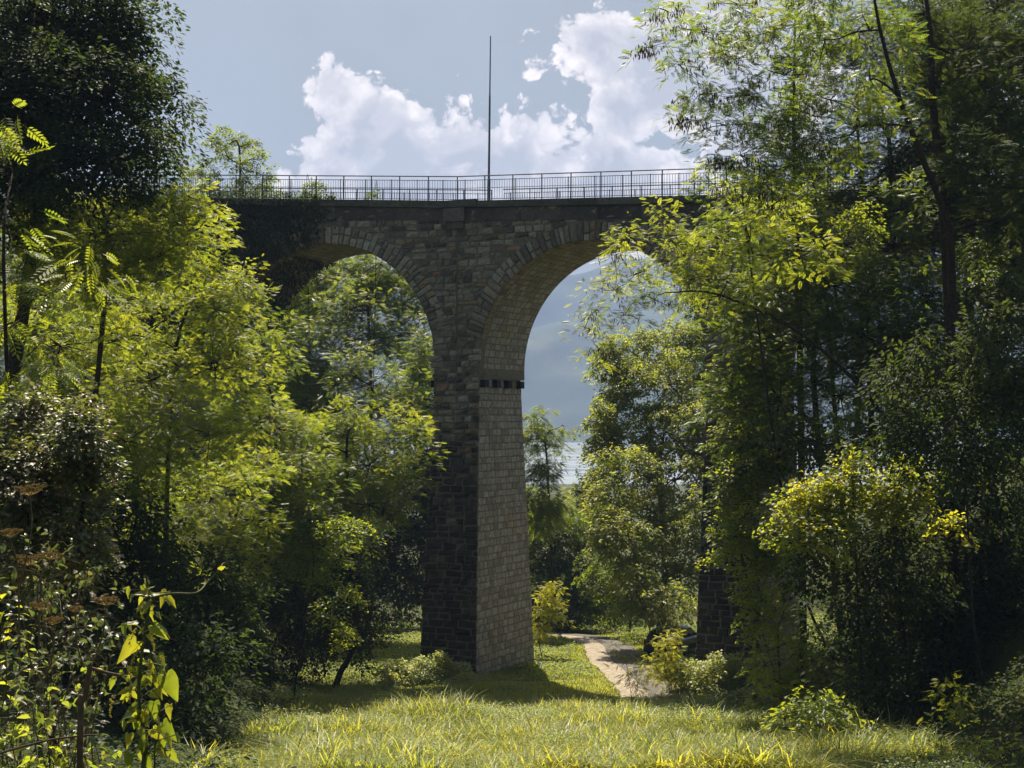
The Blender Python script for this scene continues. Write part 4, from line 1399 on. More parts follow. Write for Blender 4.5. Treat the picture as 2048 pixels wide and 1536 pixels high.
tree('shrub', 'tangle of pale weeds at the right foot of the meadow beside the bramble mound', 'shrub', 59, 56,
     [(1500, 1400, 40, 20), (1440, 1410, 40, 18), (1550, 1420, 40, 20), (1380, 1415, 36, 14)], 'herb', 1.3, base=(8.0, 56), trunk_r=.02, mean=.35, jitter=.4, limbs=False)


# ---- ivy over the left end of the viaduct
def build_ivy():
    g = np.random.default_rng(77)
    mb = MB()
    n = 34000
    s = -5.2 - g.random(n) ** .8 * 19
    z = g.uniform(2.5, 10.9, n)
    # denser to the left; ragged right boundary
    edge = -6.3 - 2.6 * (0.5 + .5 * fbm(z * .6, z * 0, 3, 4)) - np.clip(8.0 - z, 0, 9) * .55
    sp = SPANS[0]
    inside = (np.hypot(s - sp['c'], z - sp['zc']) < sp['r'] - .05) & (z > sp['zc']) | ((np.abs(s - sp['c']) < sp['r']) & (z <= sp['zc']))
    keep = (s < edge + g.normal(0, .35, n)) & ~inside & (z < deck_z(s) + .32)
    s, z = s[keep], z[keep]
    w = .10 + np.abs(g.normal(0, .16, len(s))) * (1 + .6 * fbm(s, z, 2, 8))
    o = PL.pt(s, w, z)
    d = np.stack([g.normal(0, .5, len(s)), g.normal(-.4, .3, len(s)), np.full(len(s), -1.0)], 1)
    up = np.tile(np.append(PL.n, .35), (len(s), 1)) + g.normal(0, .35, (len(s), 3))
    put_leaves(mb, TM['leaf'], o, d, up, g.uniform(.10, .2, len(s)), np.clip(g.normal(.6, .3, len(s)), 0, 1))
    # soffit and left jamb of the left arch
    n = 9000
    a = g.uniform(-.9, .62 * math.pi / 1.0, n) * 1.0
    a = g.uniform(-1.0, 1.25, n)
    u = g.uniform(0, D_BACK, n)
    aa = np.clip(a, 0, None)
    zz = np.where(a > 0, sp['zc'] + (sp['r'] - .1) * np.sin(aa), sp['zc'] + a * 9)
    xx = sp['c'] - (sp['r'] - .12 - np.abs(g.normal(0, .14, n))) * np.cos(aa)
    keep = g.random(n) < np.clip(1.4 - a * .9, .1, 1)
    o = PL.pt(xx, -u, zz)[keep]
    k = len(o)
    put_leaves(mb, TM['leaf'], o, np.stack([g.normal(.3, .4, k), g.normal(0, .4, k), np.full(k, -1.0)], 1), np.stack([np.ones(k), g.normal(-.4, .4, k), g.normal(0, .4, k)], 1), g.uniform(.11, .2, k), np.clip(g.normal(.3, .2, k), 0, 1))
    # tufts along the coping
    n = 2600
    s = -6.0 - g.random(n) * 17
    o = PL.pt(s, .18 + g.normal(0, .08, n), deck_z(s) + .3 + np.abs(g.normal(0, .14, n)) * (1 + np.clip(-s - 8, 0, 6) * .25))
    put_leaves(mb, TM['leaf'], o, rdir(g, n), np.stack([g.normal(0, .4, n), g.normal(0, .4, n), np.ones(n)], 1), g.uniform(.08, .16, n), np.clip(g.normal(.75, .2, n), 0, 1))
    tag(mb.build('ivy', LEAF_DARK_SHADE), 'dark ivy blanket hanging over the left end of the stone viaduct', 'ivy')


build_ivy()


# ---- undergrowth on the banks and the meadow
def bank_points(side, y0, y1, spread=14.0, tight=1.0):
    def fn(g, n):
        y = y0 + (y1 - y0) * g.random(n)
        if side < 0:
            xl = -np.interp(y, [0, 32, 68, 80, 110], [2.5, 5.6, 9.5, 9.5, 10])
            x = xl + .6 * g.normal(0, 1, n) * tight - g.random(n) ** 1.3 * spread
        else:
            xr = np.interp(y, [0, 33, 60, 72, 110], [4.5, 8.6, 9.6, 14, 17])
            x = xr + .6 * g.normal(0, 1, n) * tight + g.random(n) ** 1.3 * spread
        return x, y
    return fn


def off_road(g, n):
    x, y = g.uniform(-14, 18, n), 66 + g.random(n) * 42
    k = road_dist(x, y) > 1.9
    return x[k], y[k]


carpet('undergrowth', 'leafy undergrowth, shade put into its dark leaves, covering the left bank', 61, bank_points(-1, 26, 72), 60000, 'leaf', .13, LEAF_DARK_SHADE, lift=(.05, .75), mean=.5)
carpet('undergrowth', 'leafy undergrowth, shade put into its dark leaves, covering the right bank', 62, bank_points(1, 26, 70), 60000, 'leaf', .13, LEAF_DARK_SHADE, lift=(.05, .75), mean=.5)
carpet('undergrowth', 'green ground cover on both sides of the road beyond the viaduct', 63,
       off_road, 90000, 'leaf', .14, LEAF_GREEN, lift=(.03, .35), mean=.75)


def meadow_pts(g, n, y0, y1, power=1.0):
    y = y0 + (y1 - y0) * g.random(n) ** power
    xl = -np.interp(y, [0, 32, 68, 80, 110], [2.5, 6.2, 9.5, 9.5, 10]) - .3
    xr = np.interp(y, [0, 33, 60, 72, 110], [4.5, 9.6, 9.8, 12, 15])
    x = xl + (xr - xl) * g.random(n)
    return x, y


def build_meadow():
    g = np.random.default_rng(90)
    # tall grass in front
    x, y = meadow_pts(g, 330000, 29.5, 60, 1.25)
    d = road_dist(x, y)
    dens = .55 + .45 * fbm(x * .55, y * .4, 3, 21)
    keep = ((d > 1.7) | (y < 58.5)) & (g.random(len(x)) < np.clip(dens * 1.3 - .1, .10, 1))
    x, y = x[keep], y[keep]
    tall = np.clip(.45 + .6 * fbm(x * .3, y * .22, 3, 30), 0, 1)
    # height falls towards the pier and the mown verge
    fall = np.interp(y, [30, 45, 54, 60], [1, 1, .75, .35])
    h = (.20 + .80 * tall * g.random(len(x)) ** .9 + .15 * g.random(len(x))) * fall
    lean = g.uniform(.3, 1.7, len(x))
    w = g.uniform(.014, .040, len(x)) * (1 + .2 * tall)
    tint = np.clip(.5 + .35 * fbm(x * .5, y * .4, 3, 41) + g.normal(0, .2, len(x)), 0, 1)
    grass_blades('meadow_grass', 'tall sunlit yellow green grass filling the foreground meadow', 91, x, y, h, w, lean, GRASS_M, tint)
    # short grass by the pier and the road verge
    x, y = meadow_pts(g, 230000, 54, 92, 1.3)
    d = road_dist(x, y)
    off = np.where(x > np.interp(y, ROAD[:, 1], ROAD[:, 0]), .95, 1.3)
    keep = (d > off + .45 * g.random(len(x)) ** .5)
    x, y = x[keep], y[keep]
    h = .07 + .18 * g.random(len(x)) * np.clip(.7 + .6 * fbm(x * .5, y * .5, 2, 51), .2, 1.4)
    tint = np.clip(.42 + .22 * fbm(x * .5, y * .5, 3, 43) + g.normal(0, .2, len(x)), 0, 1)
    grass_blades('short_grass', 'short grass round the pier foot and along the road verge', 92, x, y, h, g.uniform(.014, .03, len(x)), g.uniform(.2, 1, len(x)), GRASS_M, tint, 2)
    # big arching tufts
    nt_ = 5200
    tx, ty = meadow_pts(g, nt_, 29.5, 60, 1.15)
    k = (fbm(tx * .4, ty * .3, 3, 88) > -.35) & ((road_dist(tx, ty) > 1.9) | (ty < 58))
    tx, ty = tx[k], ty[k]
    per = 22
    sc = (.35 + 1.15 * np.clip(.5 + .75 * fbm(tx * .45, ty * .3, 3, 30), 0, 1)) * g.uniform(.7, 1.2, len(tx)) * np.interp(ty, [30, 48, 54, 60], [1, 1, .8, .5])
    x = np.repeat(tx, per) + g.normal(0, .09, len(tx) * per)
    y = np.repeat(ty, per) + g.normal(0, .09, len(tx) * per)
    S = np.repeat(sc, per)
    h = S * g.uniform(.4, 1.0, len(x)) * .92
    tint = np.clip(np.repeat(g.normal(.5, .25, len(tx)), per) + g.normal(0, .12, len(x)), 0, 1)
    grass_blades('grass_tufts', 'coarse arching grass tufts with broad blades standing in the sunny meadow', 94, x, y, h, S * g.uniform(.010, .024, len(x)), g.uniform(.4, 1.9, len(x)), GRASS_M, tint)
    # broad leaved herbs among the grass
    def pts(g2, n):
        x, y = meadow_pts(g2, n, 29.5, 62, 1.1)
        k = (fbm(x * .45, y * .35, 3, 66) > -.1) & ((road_dist(x, y) > 2.0) | (y < 57))
        return x[k], y[k]
    carpet('meadow_herbs', 'pale broad leaved weeds mixed into the tall meadow grass', 93, pts, 190000, 'quad', .07, HERB_M, lift=(.10, .80), mean=.45, cat='weeds')
    # seed heads
    n = 2600
    x, y = meadow_pts(g, n, 30, 58, 1.2)
    keep = (fbm(x * .3, y * .3, 3, 77) > .15) & (road_dist(x, y) > 2)
    x, y = x[keep], y[keep]
    z = ground(x, y)
    mb = MB()
    hh = g.uniform(.55, .95, len(x)) * np.interp(y, [30, 50, 58], [1, .95, .6])
    for i in range(len(x)):
        a = g.uniform(0, 6.28)
        l = g.uniform(.08, .3)
        tip = np.array((x[i] + math.cos(a) * l, y[i] + math.sin(a) * l, z[i] + hh[i]))
        mid = np.array((x[i] + math.cos(a) * l * .3, y[i] + math.sin(a) * l * .3, z[i] + hh[i] * .6))
        mb.tube([(x[i], y[i], z[i]), mid, tip], [.004, .003, .002], 3, tint=.85)
        k = 14
        t = g.random(k)
        o = tip + (mid - tip) * (t[:, None] * .35)
        put_leaves(mb, TM['quad'], o, np.stack([g.normal(math.cos(a) * .6, .5, k), g.normal(math.sin(a) * .6, .5, k), g.normal(.1, .5, k)], 1), rdir(g, k), g.uniform(.015, .04, k), g.uniform(.8, 1, k))
    tag(mb.build('grass_seed_heads', GRASS_M), 'feathery dry seed heads standing above the meadow grass', 'grass', kind='stuff')


build_meadow()
# ================================================================== PARKED CAR
def build_car():
    cx, cy = 8.35, 78.3
    yaw = R(32)
    gz = float(ground(cx, cy)) + .02
    root = thing('parked_car', 'black hatchback parked beyond the right hand pier beside the road, seen from the rear', 'car', (cx, cy, gz))
    hx, hy = (math.cos(-yaw), math.sin(-yaw)), (math.sin(yaw), math.cos(yaw))

    def W(x, y, z):
        return np.array((cx + hx[0] * x + hy[0] * y, cy + hx[1] * x + hy[1] * y, gz + z))
    paint, nt = mat_new('black car paint')
    b = finish(nt, (.006, .006, .008), .3, .35)
    b.inputs['Coat Weight'].default_value = .15
    glass, nt = mat_new('tinted car glass')
    finish(nt, (.02, .025, .03), .06, .9)
    rubber = plain_mat('tyre rubber', (.012, .012, .012), (.02, .02, .02), 30, .9)
    plastic = plain_mat('black bumper plastic', (.015, .015, .016), (.022, .022, .024), 30, .6)
    alloy = plain_mat('alloy wheel', (.25, .25, .26), (.35, .35, .36), 20, .35, .5, metallic=.9)
    red, nt = mat_new('red lamp glass')
    finish(nt, (.28, .012, .012), .15, .7)
    white = plain_mat('white number plate', (.55, .55, .53), (.65, .65, .62), 9, .5)

    def loft(st, n=20, power=.38):
        """st: (y, halfwidth, z0, z1); rounded box sections"""
        mb = MB()
        t = np.linspace(0, 2 * math.pi, n, endpoint=False)
        c, s = np.cos(t), np.sin(t)
        V = []
        for (y, hw, z0, z1) in st:
            px = hw * np.sign(c) * np.abs(c) ** power
            pz = (z0 + z1) / 2 + (z1 - z0) / 2 * np.sign(s) * np.abs(s) ** power
            V.append(np.array([W(a, y, q) for a, q in zip(px, pz)]))
        m = len(st)
        i = np.arange(m - 1)[:, None] * n
        j = np.arange(n)[None]
        mb.add(np.concatenate(V), np.stack([i + j, i + (j + 1) % n, i + n + (j + 1) % n, i + n + j], -1).reshape(-1, 4))
        for k in (0, m - 1):
            ring = np.vstack([V[k], V[k].mean(0)])
            mb.add(ring, np.array([(a, (a + 1) % n, n) for a in range(n)]))
        return mb
    # lower body
    lo = loft([(-2.06, .74, .40, .86), (-2.02, .83, .30, .96), (-1.85, .88, .24, 1.0), (-1.2, .89, .22, 1.0), (0, .89, .22, .96), (1.1, .89, .22, .93), (1.6, .87, .24, .86), (1.95, .80, .30, .74), (2.06, .66, .36, .62)], 24, .42)
    # greenhouse, narrower at the top
    t = [(-1.92, .72, .90, 1.10), (-1.70, .70, .90, 1.36), (-1.35, .68, .90, 1.45), (-.5, .68, .9, 1.49), (.2, .67, .9, 1.46), (.65, .64, .88, 1.26), (1.15, .68, .84, .95)]
    up = loft(t, 20, .5)
    for arr, f in zip(up.v, up.f):
        lo.add(arr, f - 0 if f.min() == 0 else f - f.min())
    body = lo.build('body', paint, root, smooth=True, loc=(cx, cy, gz))
    # rear window, side windows
    m = MB()
    m.hexa([W(-.58, -1.90, 1.04), W(.58, -1.90, 1.04), W(.58, -1.84, 1.04), W(-.58, -1.84, 1.04), W(-.50, -1.62, 1.38), W(.50, -1.62, 1.38), W(.50, -1.56, 1.38), W(-.50, -1.56, 1.38)])
    m.build('rear_window', glass, root, loc=(cx, cy, gz))
    for sx in (1, -1):
        for (a, b_) in ((-1.45, -.55), (-.48, .42)):
            m = MB()
            m.hexa([W(sx * .66, a, 1.0), W(sx * .66, b_, 1.0), W(sx * .715, b_, 1.0), W(sx * .715, a, 1.0), W(sx * .6, a + .08, 1.36), W(sx * .6, b_ - .04, 1.36), W(sx * .665, b_ - .04, 1.36), W(sx * .665, a + .08, 1.36)])
            m.build('side_window', glass, root, loc=(cx, cy, gz))
        m = MB()
        m.hexa([W(sx * .60, -2.075, .72), W(sx * .86, -1.97, .72), W(sx * .86, -1.80, .72), W(sx * .60, -1.95, .72), W(sx * .64, -2.06, .93), W(sx * .85, -1.96, .93), W(sx * .85, -1.80, .93), W(sx * .64, -1.93, .93)])
        m.build('tail_light', red, root, loc=(cx, cy, gz))
        m = MB()
        m.box(W(sx * .97, .55, 1.02), (.09, .05, .07), -yaw)
        m.build('wing_mirror', paint, root, loc=(cx, cy, gz))
        for wy in (-1.28, 1.28):
            c = W(sx * .80, wy, .31)
            ax = np.array((hx[0], hx[1], 0.0)) * sx
            tm = MB()
            tm.tube([c - ax * .10, c - ax * .09, c + ax * .09, c + ax * .10], [.27, .31, .31, .27], 20)
            wheel = tm.build('wheel', rubber, root, loc=tuple(c))
            rm = MB()
            rm.tube([c + ax * .07, c + ax * .105, c + ax * .106], [.19, .185, .01], 16)
            rm.build('rim', alloy, wheel, loc=tuple(c))
    m = MB()
    m.hexa([W(-.80, -2.11, .30), W(.80, -2.11, .30), W(.84, -1.9, .28), W(-.84, -1.9, .28), W(-.80, -2.11, .52), W(.80, -2.11, .52), W(.84, -1.9, .56), W(-.84, -1.9, .56)])
    m.build('bumper', plastic, root, loc=(cx, cy, gz))
    m = MB()
    m.box(W(0, -2.085, .74), (.26, .012, .056), -yaw)
    m.build('number_plate', white, root, loc=(cx, cy, gz))


build_car()


# ================================================================== NEAR PLANTS
def heart_leaf():
    """heart shaped leaf, length 1 from the notch to the tip along x, with a slight fold"""
    pr = [(0.0, 0.0), (-.11, .12), (-.12, .24), (.02, .29), (.22, .30), (.46, .23), (.70, .13), (.88, .06), (1.0, 0.0)]
    V, F = [], []
    rows = len(pr)
    mid = [(.0, 0), (.05, 0), (.1, 0), (.18, 0), (.3, 0), (.48, 0), (.7, 0), (.88, 0), (1.0, 0)]
    for i_, ((mx, _), (x, w)) in enumerate(zip(mid, pr)):
        zc = -.3 * max(mx, 0) ** 2
        V += [(mx, 0, zc), (x, w, (.22 * w / .34 if i_ % 2 else .13 * w / .34) + zc), (x, -w, (.22 * w / .34 if i_ % 2 else .13 * w / .34) + zc)]
    for i in range(rows - 1):
        a, b = 3 * i, 3 * (i + 1)
        F += [(a, b, b + 1, a + 1), (a, a + 2, b + 2, b)]
    return np.array(V, float), np.array(F)


VINE_M = leaf_mat('vine leaves', [(0, (.03, .06, .02)), (.5, (.05, .09, .025)), (1, (.16, .16, .02))], (.42, .44, .03), .5, .4, .4)


def build_vine():
    g = np.random.default_rng(5)
    Y = 4.2
    b = P(285, 1600, Y)
    gz = float(ground(b[0], b[1]))
    base = (b[0], b[1], gz)
    root = thing('climbing_vine', 'backlit climbing vine with heart shaped yellow green leaves in the left foreground', 'plant', base)
    st = MB()
    main = spline([np.array(base), P(285, 1600, Y), P(292, 1500, Y), P(278, 1400, Y), P(281, 1330, Y), P(290, 1260, Y), P(300, 1200, Y), P(292, 1155, Y)], 40)
    st.tube(main, np.linspace(.007, .003, len(main)), 7)
    st.tube(spline([np.array(base) + (.05, .03, 0), P(310, 1600, Y + .06), P(312, 1480, Y + .05), P(322, 1380, Y + .04), P(300, 1300, Y)], 24), .003, 6)
    sh = spline([P(300, 1196, Y), P(345, 1187, Y - .05), P(392, 1186, Y - .05), P(415, 1165, Y), P(440, 1138, Y), P(452, 1124, Y)], 30)
    st.tube(sh, np.linspace(.0032, .0022, len(sh)), 6)
    tmh = heart_leaf()
    L = [(295, 1168, 288, 1146, 1.0, 0), (298, 1190, 252, 1180, .9, 0), (308, 1192, 346, 1184, .9, 0), (334, 1184, 310, 1226, 1, 1), (306, 1212, 297, 1266, 1, 1), (292, 1208, 262, 1226, .8, 0),
         (272, 1250, 218, 1244, .5, 0), (308, 1250, 344, 1296, .4, 0), (320, 1258, 357, 1278, .4, 0), (273, 1284, 220, 1335, .9, 0), (284, 1304, 323, 1301, .5, 0), (302, 1342, 318, 1382, .15, 1),
         (332, 1350, 368, 1432, .25, 1), (318, 1362, 334, 1408, 1, 1), (275, 1372, 217, 1408, .6, 0), (276, 1424, 212, 1442, .2, 0), (280, 1412, 254, 1478, .1, 1), (308, 1404, 312, 1458, .1, 1),
         (340, 1410, 335, 1455, 1, 1), (296, 1430, 266, 1454, 1, 1), (326, 1446, 364, 1502, .1, 1), (306, 1458, 346, 1498, 1, 1), (258, 1468, 255, 1512, 1, 1), (290, 1478, 274, 1526, .1, 1),
         (322, 1480, 314, 1530, .1, 1), (342, 1500, 360, 1546, .3, 1), (262, 1508, 250, 1566, .1, 1), (298, 1512, 302, 1572, .15, 1), (330, 1540, 350, 1590, .5, 1), (412, 1168, 396, 1160, .9, 0), (440, 1140, 456, 1124, .9, 0),
         (296, 1180, 312, 1166, .9, 0), (286, 1196, 272, 1210, .7, 0), (322, 1500, 332, 1526, 1, 1), (280, 1460, 296, 1492, .6, 1), (350, 1470, 372, 1500, .5, 0)]
    lf = MB()
    for (x0, y0, x1, y1, tt, wide) in L:
        yy = Y + g.uniform(-.12, .12)
        a, c = P(x0, y0, yy), P(x1, y1, yy + g.uniform(-.03, .03))
        ln = np.linalg.norm(c - a)
        d = (c - a) / ln
        ln *= .7
        up = np.array((g.normal(0, .55), -1.0 if wide else -.35, .35 if wide else .9)) + g.normal(0, .15, 3)
        put_leaves(lf, tmh, a[None], d[None], up[None], np.array([ln]), np.array([tt]))
        k = int(np.argmin(np.linalg.norm(main - a, axis=1)))
        q = main[max(0, k - 1)]
        if x0 > 390:
            q = sh[int(np.argmin(np.linalg.norm(sh - a, axis=1)))]
        st.tube(spline([q, (q + a) / 2 + np.array((0, 0, .008)), a], 5), .0014, 4)
    for i in range(46):                                  # small leaves that fill the body of the vine
        q = main[g.integers(12, len(main) - 3)]
        a = q + np.array((g.normal(0, .035), g.normal(0, .03), g.normal(0, .02)))
        d = np.array((g.normal(0, .7), g.normal(0, .5), -.8))
        put_leaves(lf, tmh, a[None], d[None], np.array((g.normal(0, .6), -.8, .6))[None], np.array([g.uniform(.022, .05)]), np.array([g.uniform(.1, 1)]))
        st.tube([q, (q + a) / 2 + (0, 0, .006), a], .0011, 3)
    st.build('stem', STEM_M, root, smooth=True, loc=base)
    lf.build('leaves', VINE_M, root, smooth=True, loc=base)
    ck = MB()
    for (x, y, n, dx) in ((272, 1256, 9, -14), (303, 1262, 10, 4), (276, 1300, 12, -16), (298, 1322, 8, 2), (262, 1350, 9, -3), (226, 1392, 10, -6), (262, 1372, 8, -2), (290, 1420, 8, 3), (320, 1312, 5, 8)):
        for i in range(n * 3):
            t = i / (n * 3)
            c = P(x + dx * math.sin(t * 1.5), y + t * n * 4.2, Y - .03) + g.normal(0, .0022, 3)
            r = .0028 * (1.1 - .4 * t)
            ck.add(c + np.array([(1, 0, 0), (-1, 0, 0), (0, 1, 0), (0, -1, 0), (0, 0, 1), (0, 0, -1)]) * r * g.uniform(.7, 1.3),
                   [(0, 2, 4), (2, 1, 4), (1, 3, 4), (3, 0, 4), (2, 0, 5), (1, 2, 5), (3, 1, 5), (0, 3, 5)], tint=.95)
    ck.build('catkins', GRASS_M, root, loc=base)


build_vine()


def umbel_plant(label, heads, foot, seed, Y):
    """dry umbellifer: stem from the ground, forks, flat heads of rays with seeds"""
    g = np.random.default_rng(seed)
    f = P(foot[0], foot[1], Y)
    base = np.array((f[0], f[1], float(ground(f[0], f[1]))))
    root = thing('dried_umbel_plant', label, 'plant', tuple(base), 'dry umbel weeds at the left edge')
    st = MB()
    tips = [P(x, y, Y + g.uniform(-.15, .15)) for (x, y, r) in heads]
    fork = base * .25 + np.mean(tips, 0) * .75
    fork[2] = min(t[2] for t in tips) - .25
    main = spline([base, (base + fork) / 2 + g.normal(0, .02, 3), fork], 14)
    st.tube(main, np.linspace(.007, .004, len(main)), 6)
    heads_mb = []
    for (x, y, r), tip in zip(heads, tips):
        q = spline([fork, (fork + tip) / 2 + g.normal(0, .03, 3), tip - np.array((0, 0, r * Y / FPX * .55))], 8)
        st.tube(q, np.linspace(.004, .0025, len(q)), 5)
        hm = MB()
        rr = r * Y / FPX * .85
        o = tip - np.array((0, 0, rr * .55))
        for i in range(16):
            a = i * 2.4
            q = math.sqrt((i + .5) / 16) * rr
            e = tip + np.array((math.cos(a) * q, math.sin(a) * q, -.18 * q * q / rr + g.normal(0, .004)))
            hm.tube([o, (o + e) / 2 + np.array((math.cos(a), math.sin(a), -.3)) * q * .12, e], [.0016, .0012, .001], 4)
            for k in range(9):
                b = g.uniform(0, 6.28)
                qq = rr * .17 * math.sqrt(g.random())
                s = e + np.array((math.cos(b) * qq, math.sin(b) * qq, rr * .1 * g.random()))
                z = .0022 + .0018 * g.random()
                hm.add(s + np.array([(1, 0, 0), (-1, 0, 0), (0, 1, 0), (0, -1, 0), (0, 0, 1.4), (0, 0, -1.4)]) * z, [(0, 2, 4), (2, 1, 4), (1, 3, 4), (3, 0, 4), (2, 0, 5), (1, 2, 5), (3, 1, 5), (0, 3, 5)])
        hm.build('seed_head', UMBEL_M, root, loc=tuple(base))
    st.build('stem', DRY_M, root, smooth=True, loc=tuple(base))


umbel_plant('dry umbel weed with the highest rusty brown seed head at the left edge', [(60, 972, 42), (20, 1060, 30)], (30, 1700), 101, 6.0)
umbel_plant('dry umbel weed with a pair of wide heads, left edge below the rusty one', [(58, 1112, 40), (102, 1105, 30)], (70, 1700), 102, 6.3)
umbel_plant('dry umbel weed with small brown heads just left of the broken stick', [(82, 1208, 26), (108, 1238, 24)], (60, 1700), 103, 5.8)
umbel_plant('dry umbel weed with one orange brown head nearest the climbing vine', [(212, 1196, 32), (150, 1215, 20)], (160, 1700), 104, 5.6)


def weed(label, foot, tip, seed, Y, n, kind='leaf', L=.06, mat=None, r=.005, heads=0, cat='plant', name='leafy_weed', sag=.3):
    """single stemmed weed: stem with leaves set along it"""
    g = np.random.default_rng(seed)
    f = P(foot[0], foot[1], Y)
    gz = float(ground(f[0], f[1]))
    base = np.array((f[0], f[1], gz))
    t = P(tip[0], tip[1], Y)
    root = thing(name, label, cat, tuple(base))
    m0 = base * .7 + t * .3 + g.normal(0, .05, 3)
    m1 = base * .4 + t * .6 + g.normal(0, .06, 3)
    path = spline([base, m0, m1, base * .12 + t * .88 + g.normal(0, .02, 3), t + (g.normal(0, .05), 0, -.02)], 28)
    st, lf = MB(), MB()
    st.tube(path, np.linspace(r, r * .35, len(path)), 6)
    u = np.linspace(.25, 1, n)
    O, D, S = [], [], []
    for i, q in enumerate(u):
        p = path[min(len(path) - 1, int(q * (len(path) - 1)))]
        for sd in range(2):
            a = i * 1.9 + sd * math.pi + g.normal(0, .3)
            k = np.array((math.cos(a), math.sin(a), g.uniform(-sag, .35)))
            st_l = L * .45
            O.append(p + k * st_l)
            st.tube([p, p + k * st_l], .0012, 3)
            D.append(k + g.normal(0, .2, 3) + (0, 0, -.25))
            S.append(L * g.uniform(.6, 1.25) * (1.15 - .5 * q))
    put_leaves(lf, TM[kind], np.array(O), np.array(D), np.tile((0, 0, 1.0), (len(O), 1)) + g.normal(0, .4, (len(O), 3)), np.array(S), np.clip(g.normal(.5, .3, len(O)), 0, 1))
    st.build('stem', STEM_M, root, smooth=True, loc=tuple(base))
    lf.build('leaves', mat or LEAF_GREY, root, loc=tuple(base))


weed('leafy weed with yellowing lobed leaves at the far left, under the pale umbel heads', (10, 1700), (35, 1175), 111, 6.4, 30, L=.075, mat=LEAF_LIME)
weed('tall thin nettle like weed between the umbels and the broken stick', (150, 1700), (130, 1235), 112, 6.6, 26, L=.06)
weed('small leafed weed stalk standing right behind the broken stick', (195, 1700), (215, 1255), 113, 6.2, 26, L=.05)
weed('shaggy weed with dull leaves in the bottom left corner', (60, 1700), (75, 1330), 114, 5.6, 34, L=.07)
weed('bushy weed with drooping yellow leaves at the bottom, left of the vine', (110, 1700), (95, 1440), 115, 5.2, 24, L=.085, mat=LEAF_LIME)
weed('slender leafy weed leaning left over the bottom left corner', (40, 1700), (5, 1260), 116, 5.9, 30, L=.07)
weed('pale stemmed weed with curled leaves at the foot of the broken stick', (170, 1700), (178, 1400), 117, 5.4, 20, L=.06)


def build_stick():
    Y = 4.9
    a = P(163, 1700, Y)
    gz = float(ground(a[0], a[1]))
    base = np.array((a[0], a[1], gz))
    root = thing('broken_stick', 'broken brown stick with a side twig pointing at the vine', 'stick', tuple(base))
    m = MB()
    p = spline([base, P(160, 1480, Y), P(170, 1400, Y), P(180, 1330, Y)], 16)
    m.tube(p, np.linspace(.011, .008, len(p)), 8)
    m.build('main_stem', TWIG_L, root, smooth=True, loc=tuple(base))
    m = MB()
    p = spline([P(181, 1336, Y), P(215, 1346, Y), P(258, 1354, Y), P(282, 1356, Y)], 12)
    m.tube(p, np.linspace(.006, .004, len(p)), 7)
    m.build('side_twig', TWIG_L, root, smooth=True, loc=tuple(base))
    m = MB()
    p = spline([P(-20, 1512, Y), P(90, 1482, Y), P(160, 1472, Y), P(190, 1470, Y)], 16)
    m.tube(p, np.linspace(.004, .003, len(p)), 6)
    m.build('side_twig', TWIG_L, root, smooth=True, loc=tuple(base))


TWIG_L = plain_mat('weathered brown stick', (.06, .042, .03), (.13, .09, .06), 25, .9, .1)
build_stick()

def tangle(label, px0, px1, py0, seed, Y, n, mat, leafmat):
    g = np.random.default_rng(seed)
    f = P((px0 + px1) / 2, 1700, Y)
    base = np.array((f[0], f[1], float(ground(f[0], f[1]))))
    root = thing('bramble_tangle', label, 'bramble', tuple(base), 'tangled dry stems at the left edge')
    st, lf = MB(), MB()
    for i in range(n):
        a = P(g.uniform(px0, px1), 1700, Y + g.uniform(-.4, .4))
        a[2] = float(ground(a[0], a[1]))
        p = [base * .5 + a * .5, a + (0, 0, .4)]
        top = P(g.uniform(px0, px1), g.uniform(py0, py0 + 240), Y + g.uniform(-.4, .4))
        for k in (.35, .65, .9):
            p.append(a + (top - a) * k + g.normal(0, .09, 3))
        p.append(top)
        p.append(top + np.array((g.normal(0, .16), g.normal(0, .08), -g.uniform(.03, .22))))
        q = spline(p, 30)
        st.tube(q, np.linspace(g.uniform(.0025, .005), .0008, len(q)), 5)
        for k in range(14):
            j = g.integers(len(q) // 3, len(q))
            d = rdir(g, 1)[0]
            e = q[j] + d * g.uniform(.03, .12)
            st.tube([q[j], (q[j] + e) / 2 + g.normal(0, .008, 3), e], .0009, 3)
            m = 3
            put_leaves(lf, TM['leaf'], e + g.normal(0, .012, (m, 3)), rdir(g, m) + (0, 0, -.4), rdir(g, m) * .5 + (0, 0, .7), g.uniform(.018, .05, m), g.random(m))
    st.build('stems', mat, root, smooth=True, loc=tuple(base))
    lf.build('leaves', leafmat, root, loc=tuple(base))


tangle('tangle of thin dry stems with tiny greyish leaves behind the umbel weeds', -20, 230, 1080, 131, 7.2, 26, DRY_M, LEAF_GREY)
tangle('lower tangle of brown bramble stems with yellowing leaves in the bottom left corner', -30, 200, 1300, 132, 5.4, 16, TWIG, LEAF_OLIVE)

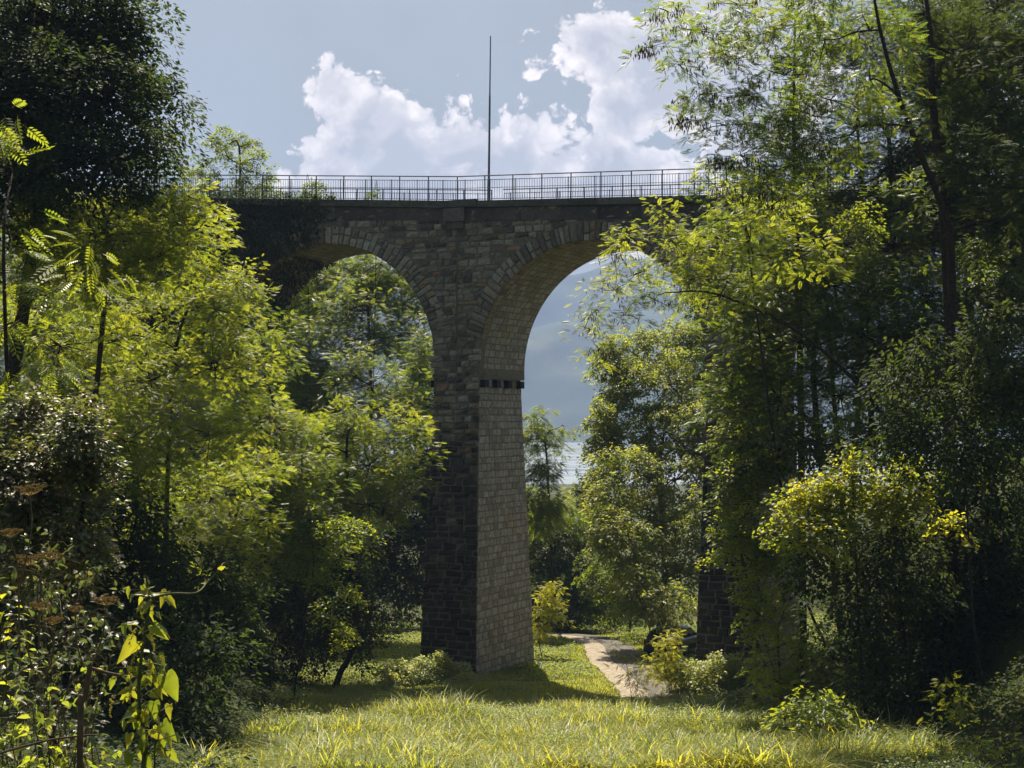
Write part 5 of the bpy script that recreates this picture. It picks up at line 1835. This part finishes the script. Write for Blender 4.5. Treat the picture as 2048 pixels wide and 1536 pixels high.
# near shrubs
tree('shrub', 'greyish shrub with glinting small leaves along the left edge, mid height', 'shrub', 120, 18,
     [(60, 850, 80, 60), (150, 860, 60, 60), (20, 940, 90, 70), (120, 940, 80, 60), (190, 960, 40, 60), (60, 1020, 90, 60), (150, 1040, 70, 60), (180, 1110, 40, 50), (60, 1100, 90, 60)], 'grey', 1.35, base=(-5.6, 18.4), trunk_r=.05, jitter=.4, mean=.7, var=.35, inner=.3)
tree('shrub', 'shrub with coarse compound leaves at the left edge, above the greyish shrub', 'shrub', 121, 22,
     [(90, 590, 60, 26), (170, 545, 50, 16), (200, 570, 40, 20), (40, 640, 60, 50), (20, 480, 40, 60), (110, 700, 70, 50), (20, 740, 50, 60), (10, 330, 30, 70), (0, 250, 26, 30)], 'ailanthus', .65, base=(-6.4, 22.5), trunk_r=.06, jitter=.4, mean=.95, leafscale=.75, inner=.3)
tree('shrub', 'thicket behind the climbing vine, deep shade put into its black green leaf colour', 'shrub', 122, 36,  # dark leaves added to paint the shade of the hollow
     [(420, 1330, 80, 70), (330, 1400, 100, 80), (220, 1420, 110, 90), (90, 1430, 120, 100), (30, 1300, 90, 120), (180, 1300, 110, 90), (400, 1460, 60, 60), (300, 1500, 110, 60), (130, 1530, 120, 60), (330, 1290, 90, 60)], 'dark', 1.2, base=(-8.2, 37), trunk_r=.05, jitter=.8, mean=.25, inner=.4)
tree('sapling', 'pale young sapling standing before the black shade at the lower right', 'sapling', 123, 33,
     [(1905, 1365, 22, 10), (1925, 1375, 14, 8), (1880, 1390, 20, 10), (1920, 1395, 14, 8), (1890, 1415, 18, 8), (1925, 1432, 14, 6), (1875, 1445, 16, 10), (1880, 1480, 18, 14), (1885, 1510, 18, 14)], 'lime', 1.0, base=(9.3, 33.1), trunk_r=.02, jitter=.15, mean=.3, leafscale=.6, trunk=[(1890, 1500, 33), (1888, 1420, 33), (1915, 1360, 33)], limbs=False)
tree('shrub', 'low leafy bush in the bottom right corner', 'shrub', 124, 31.5,
     [(1960, 1510, 60, 22), (2020, 1500, 50, 20), (2060, 1530, 60, 30), (1930, 1530, 40, 16)], 'olive', 1.5, base=(9.7, 31.6), trunk_r=.03, jitter=.2, mean=.5, limbs=False)
tree('shrub', 'leafy weeds spilling onto the meadow edge at the lower right', 'shrub', 125, 36,
     [(1640, 1450, 50, 20), (1700, 1470, 50, 20), (1760, 1490, 50, 18), (1600, 1430, 40, 20), (1660, 1420, 40, 20)], 'broad', 1.8, base=(8.0, 36.2), trunk_r=.03, jitter=.4, mean=.85, limbs=False)

# ================================================================== AIR
def build_haze():
    m = MB()
    m.box((0, 2270, 312), (4600, 2360, 364))
    mat = bpy.data.materials.new('haze')
    mat.use_nodes = True
    nt = NT(mat.node_tree)
    v = nt.n('ShaderNodeVolumePrincipled')
    v.inputs['Color'].default_value = (.46, .62, 1.0, 1)
    v.inputs['Density'].default_value = HAZE
    v.inputs['Anisotropy'].default_value = .0
    o = nt.n('ShaderNodeOutputMaterial')
    nt.link(v.outputs[0], o.inputs['Volume'])
    ob = m.build('haze', mat)
    tag(ob, 'pale blue summer haze over the lake and the mountains', 'haze', kind='stuff')


HAZE = 2.1e-4
build_haze()
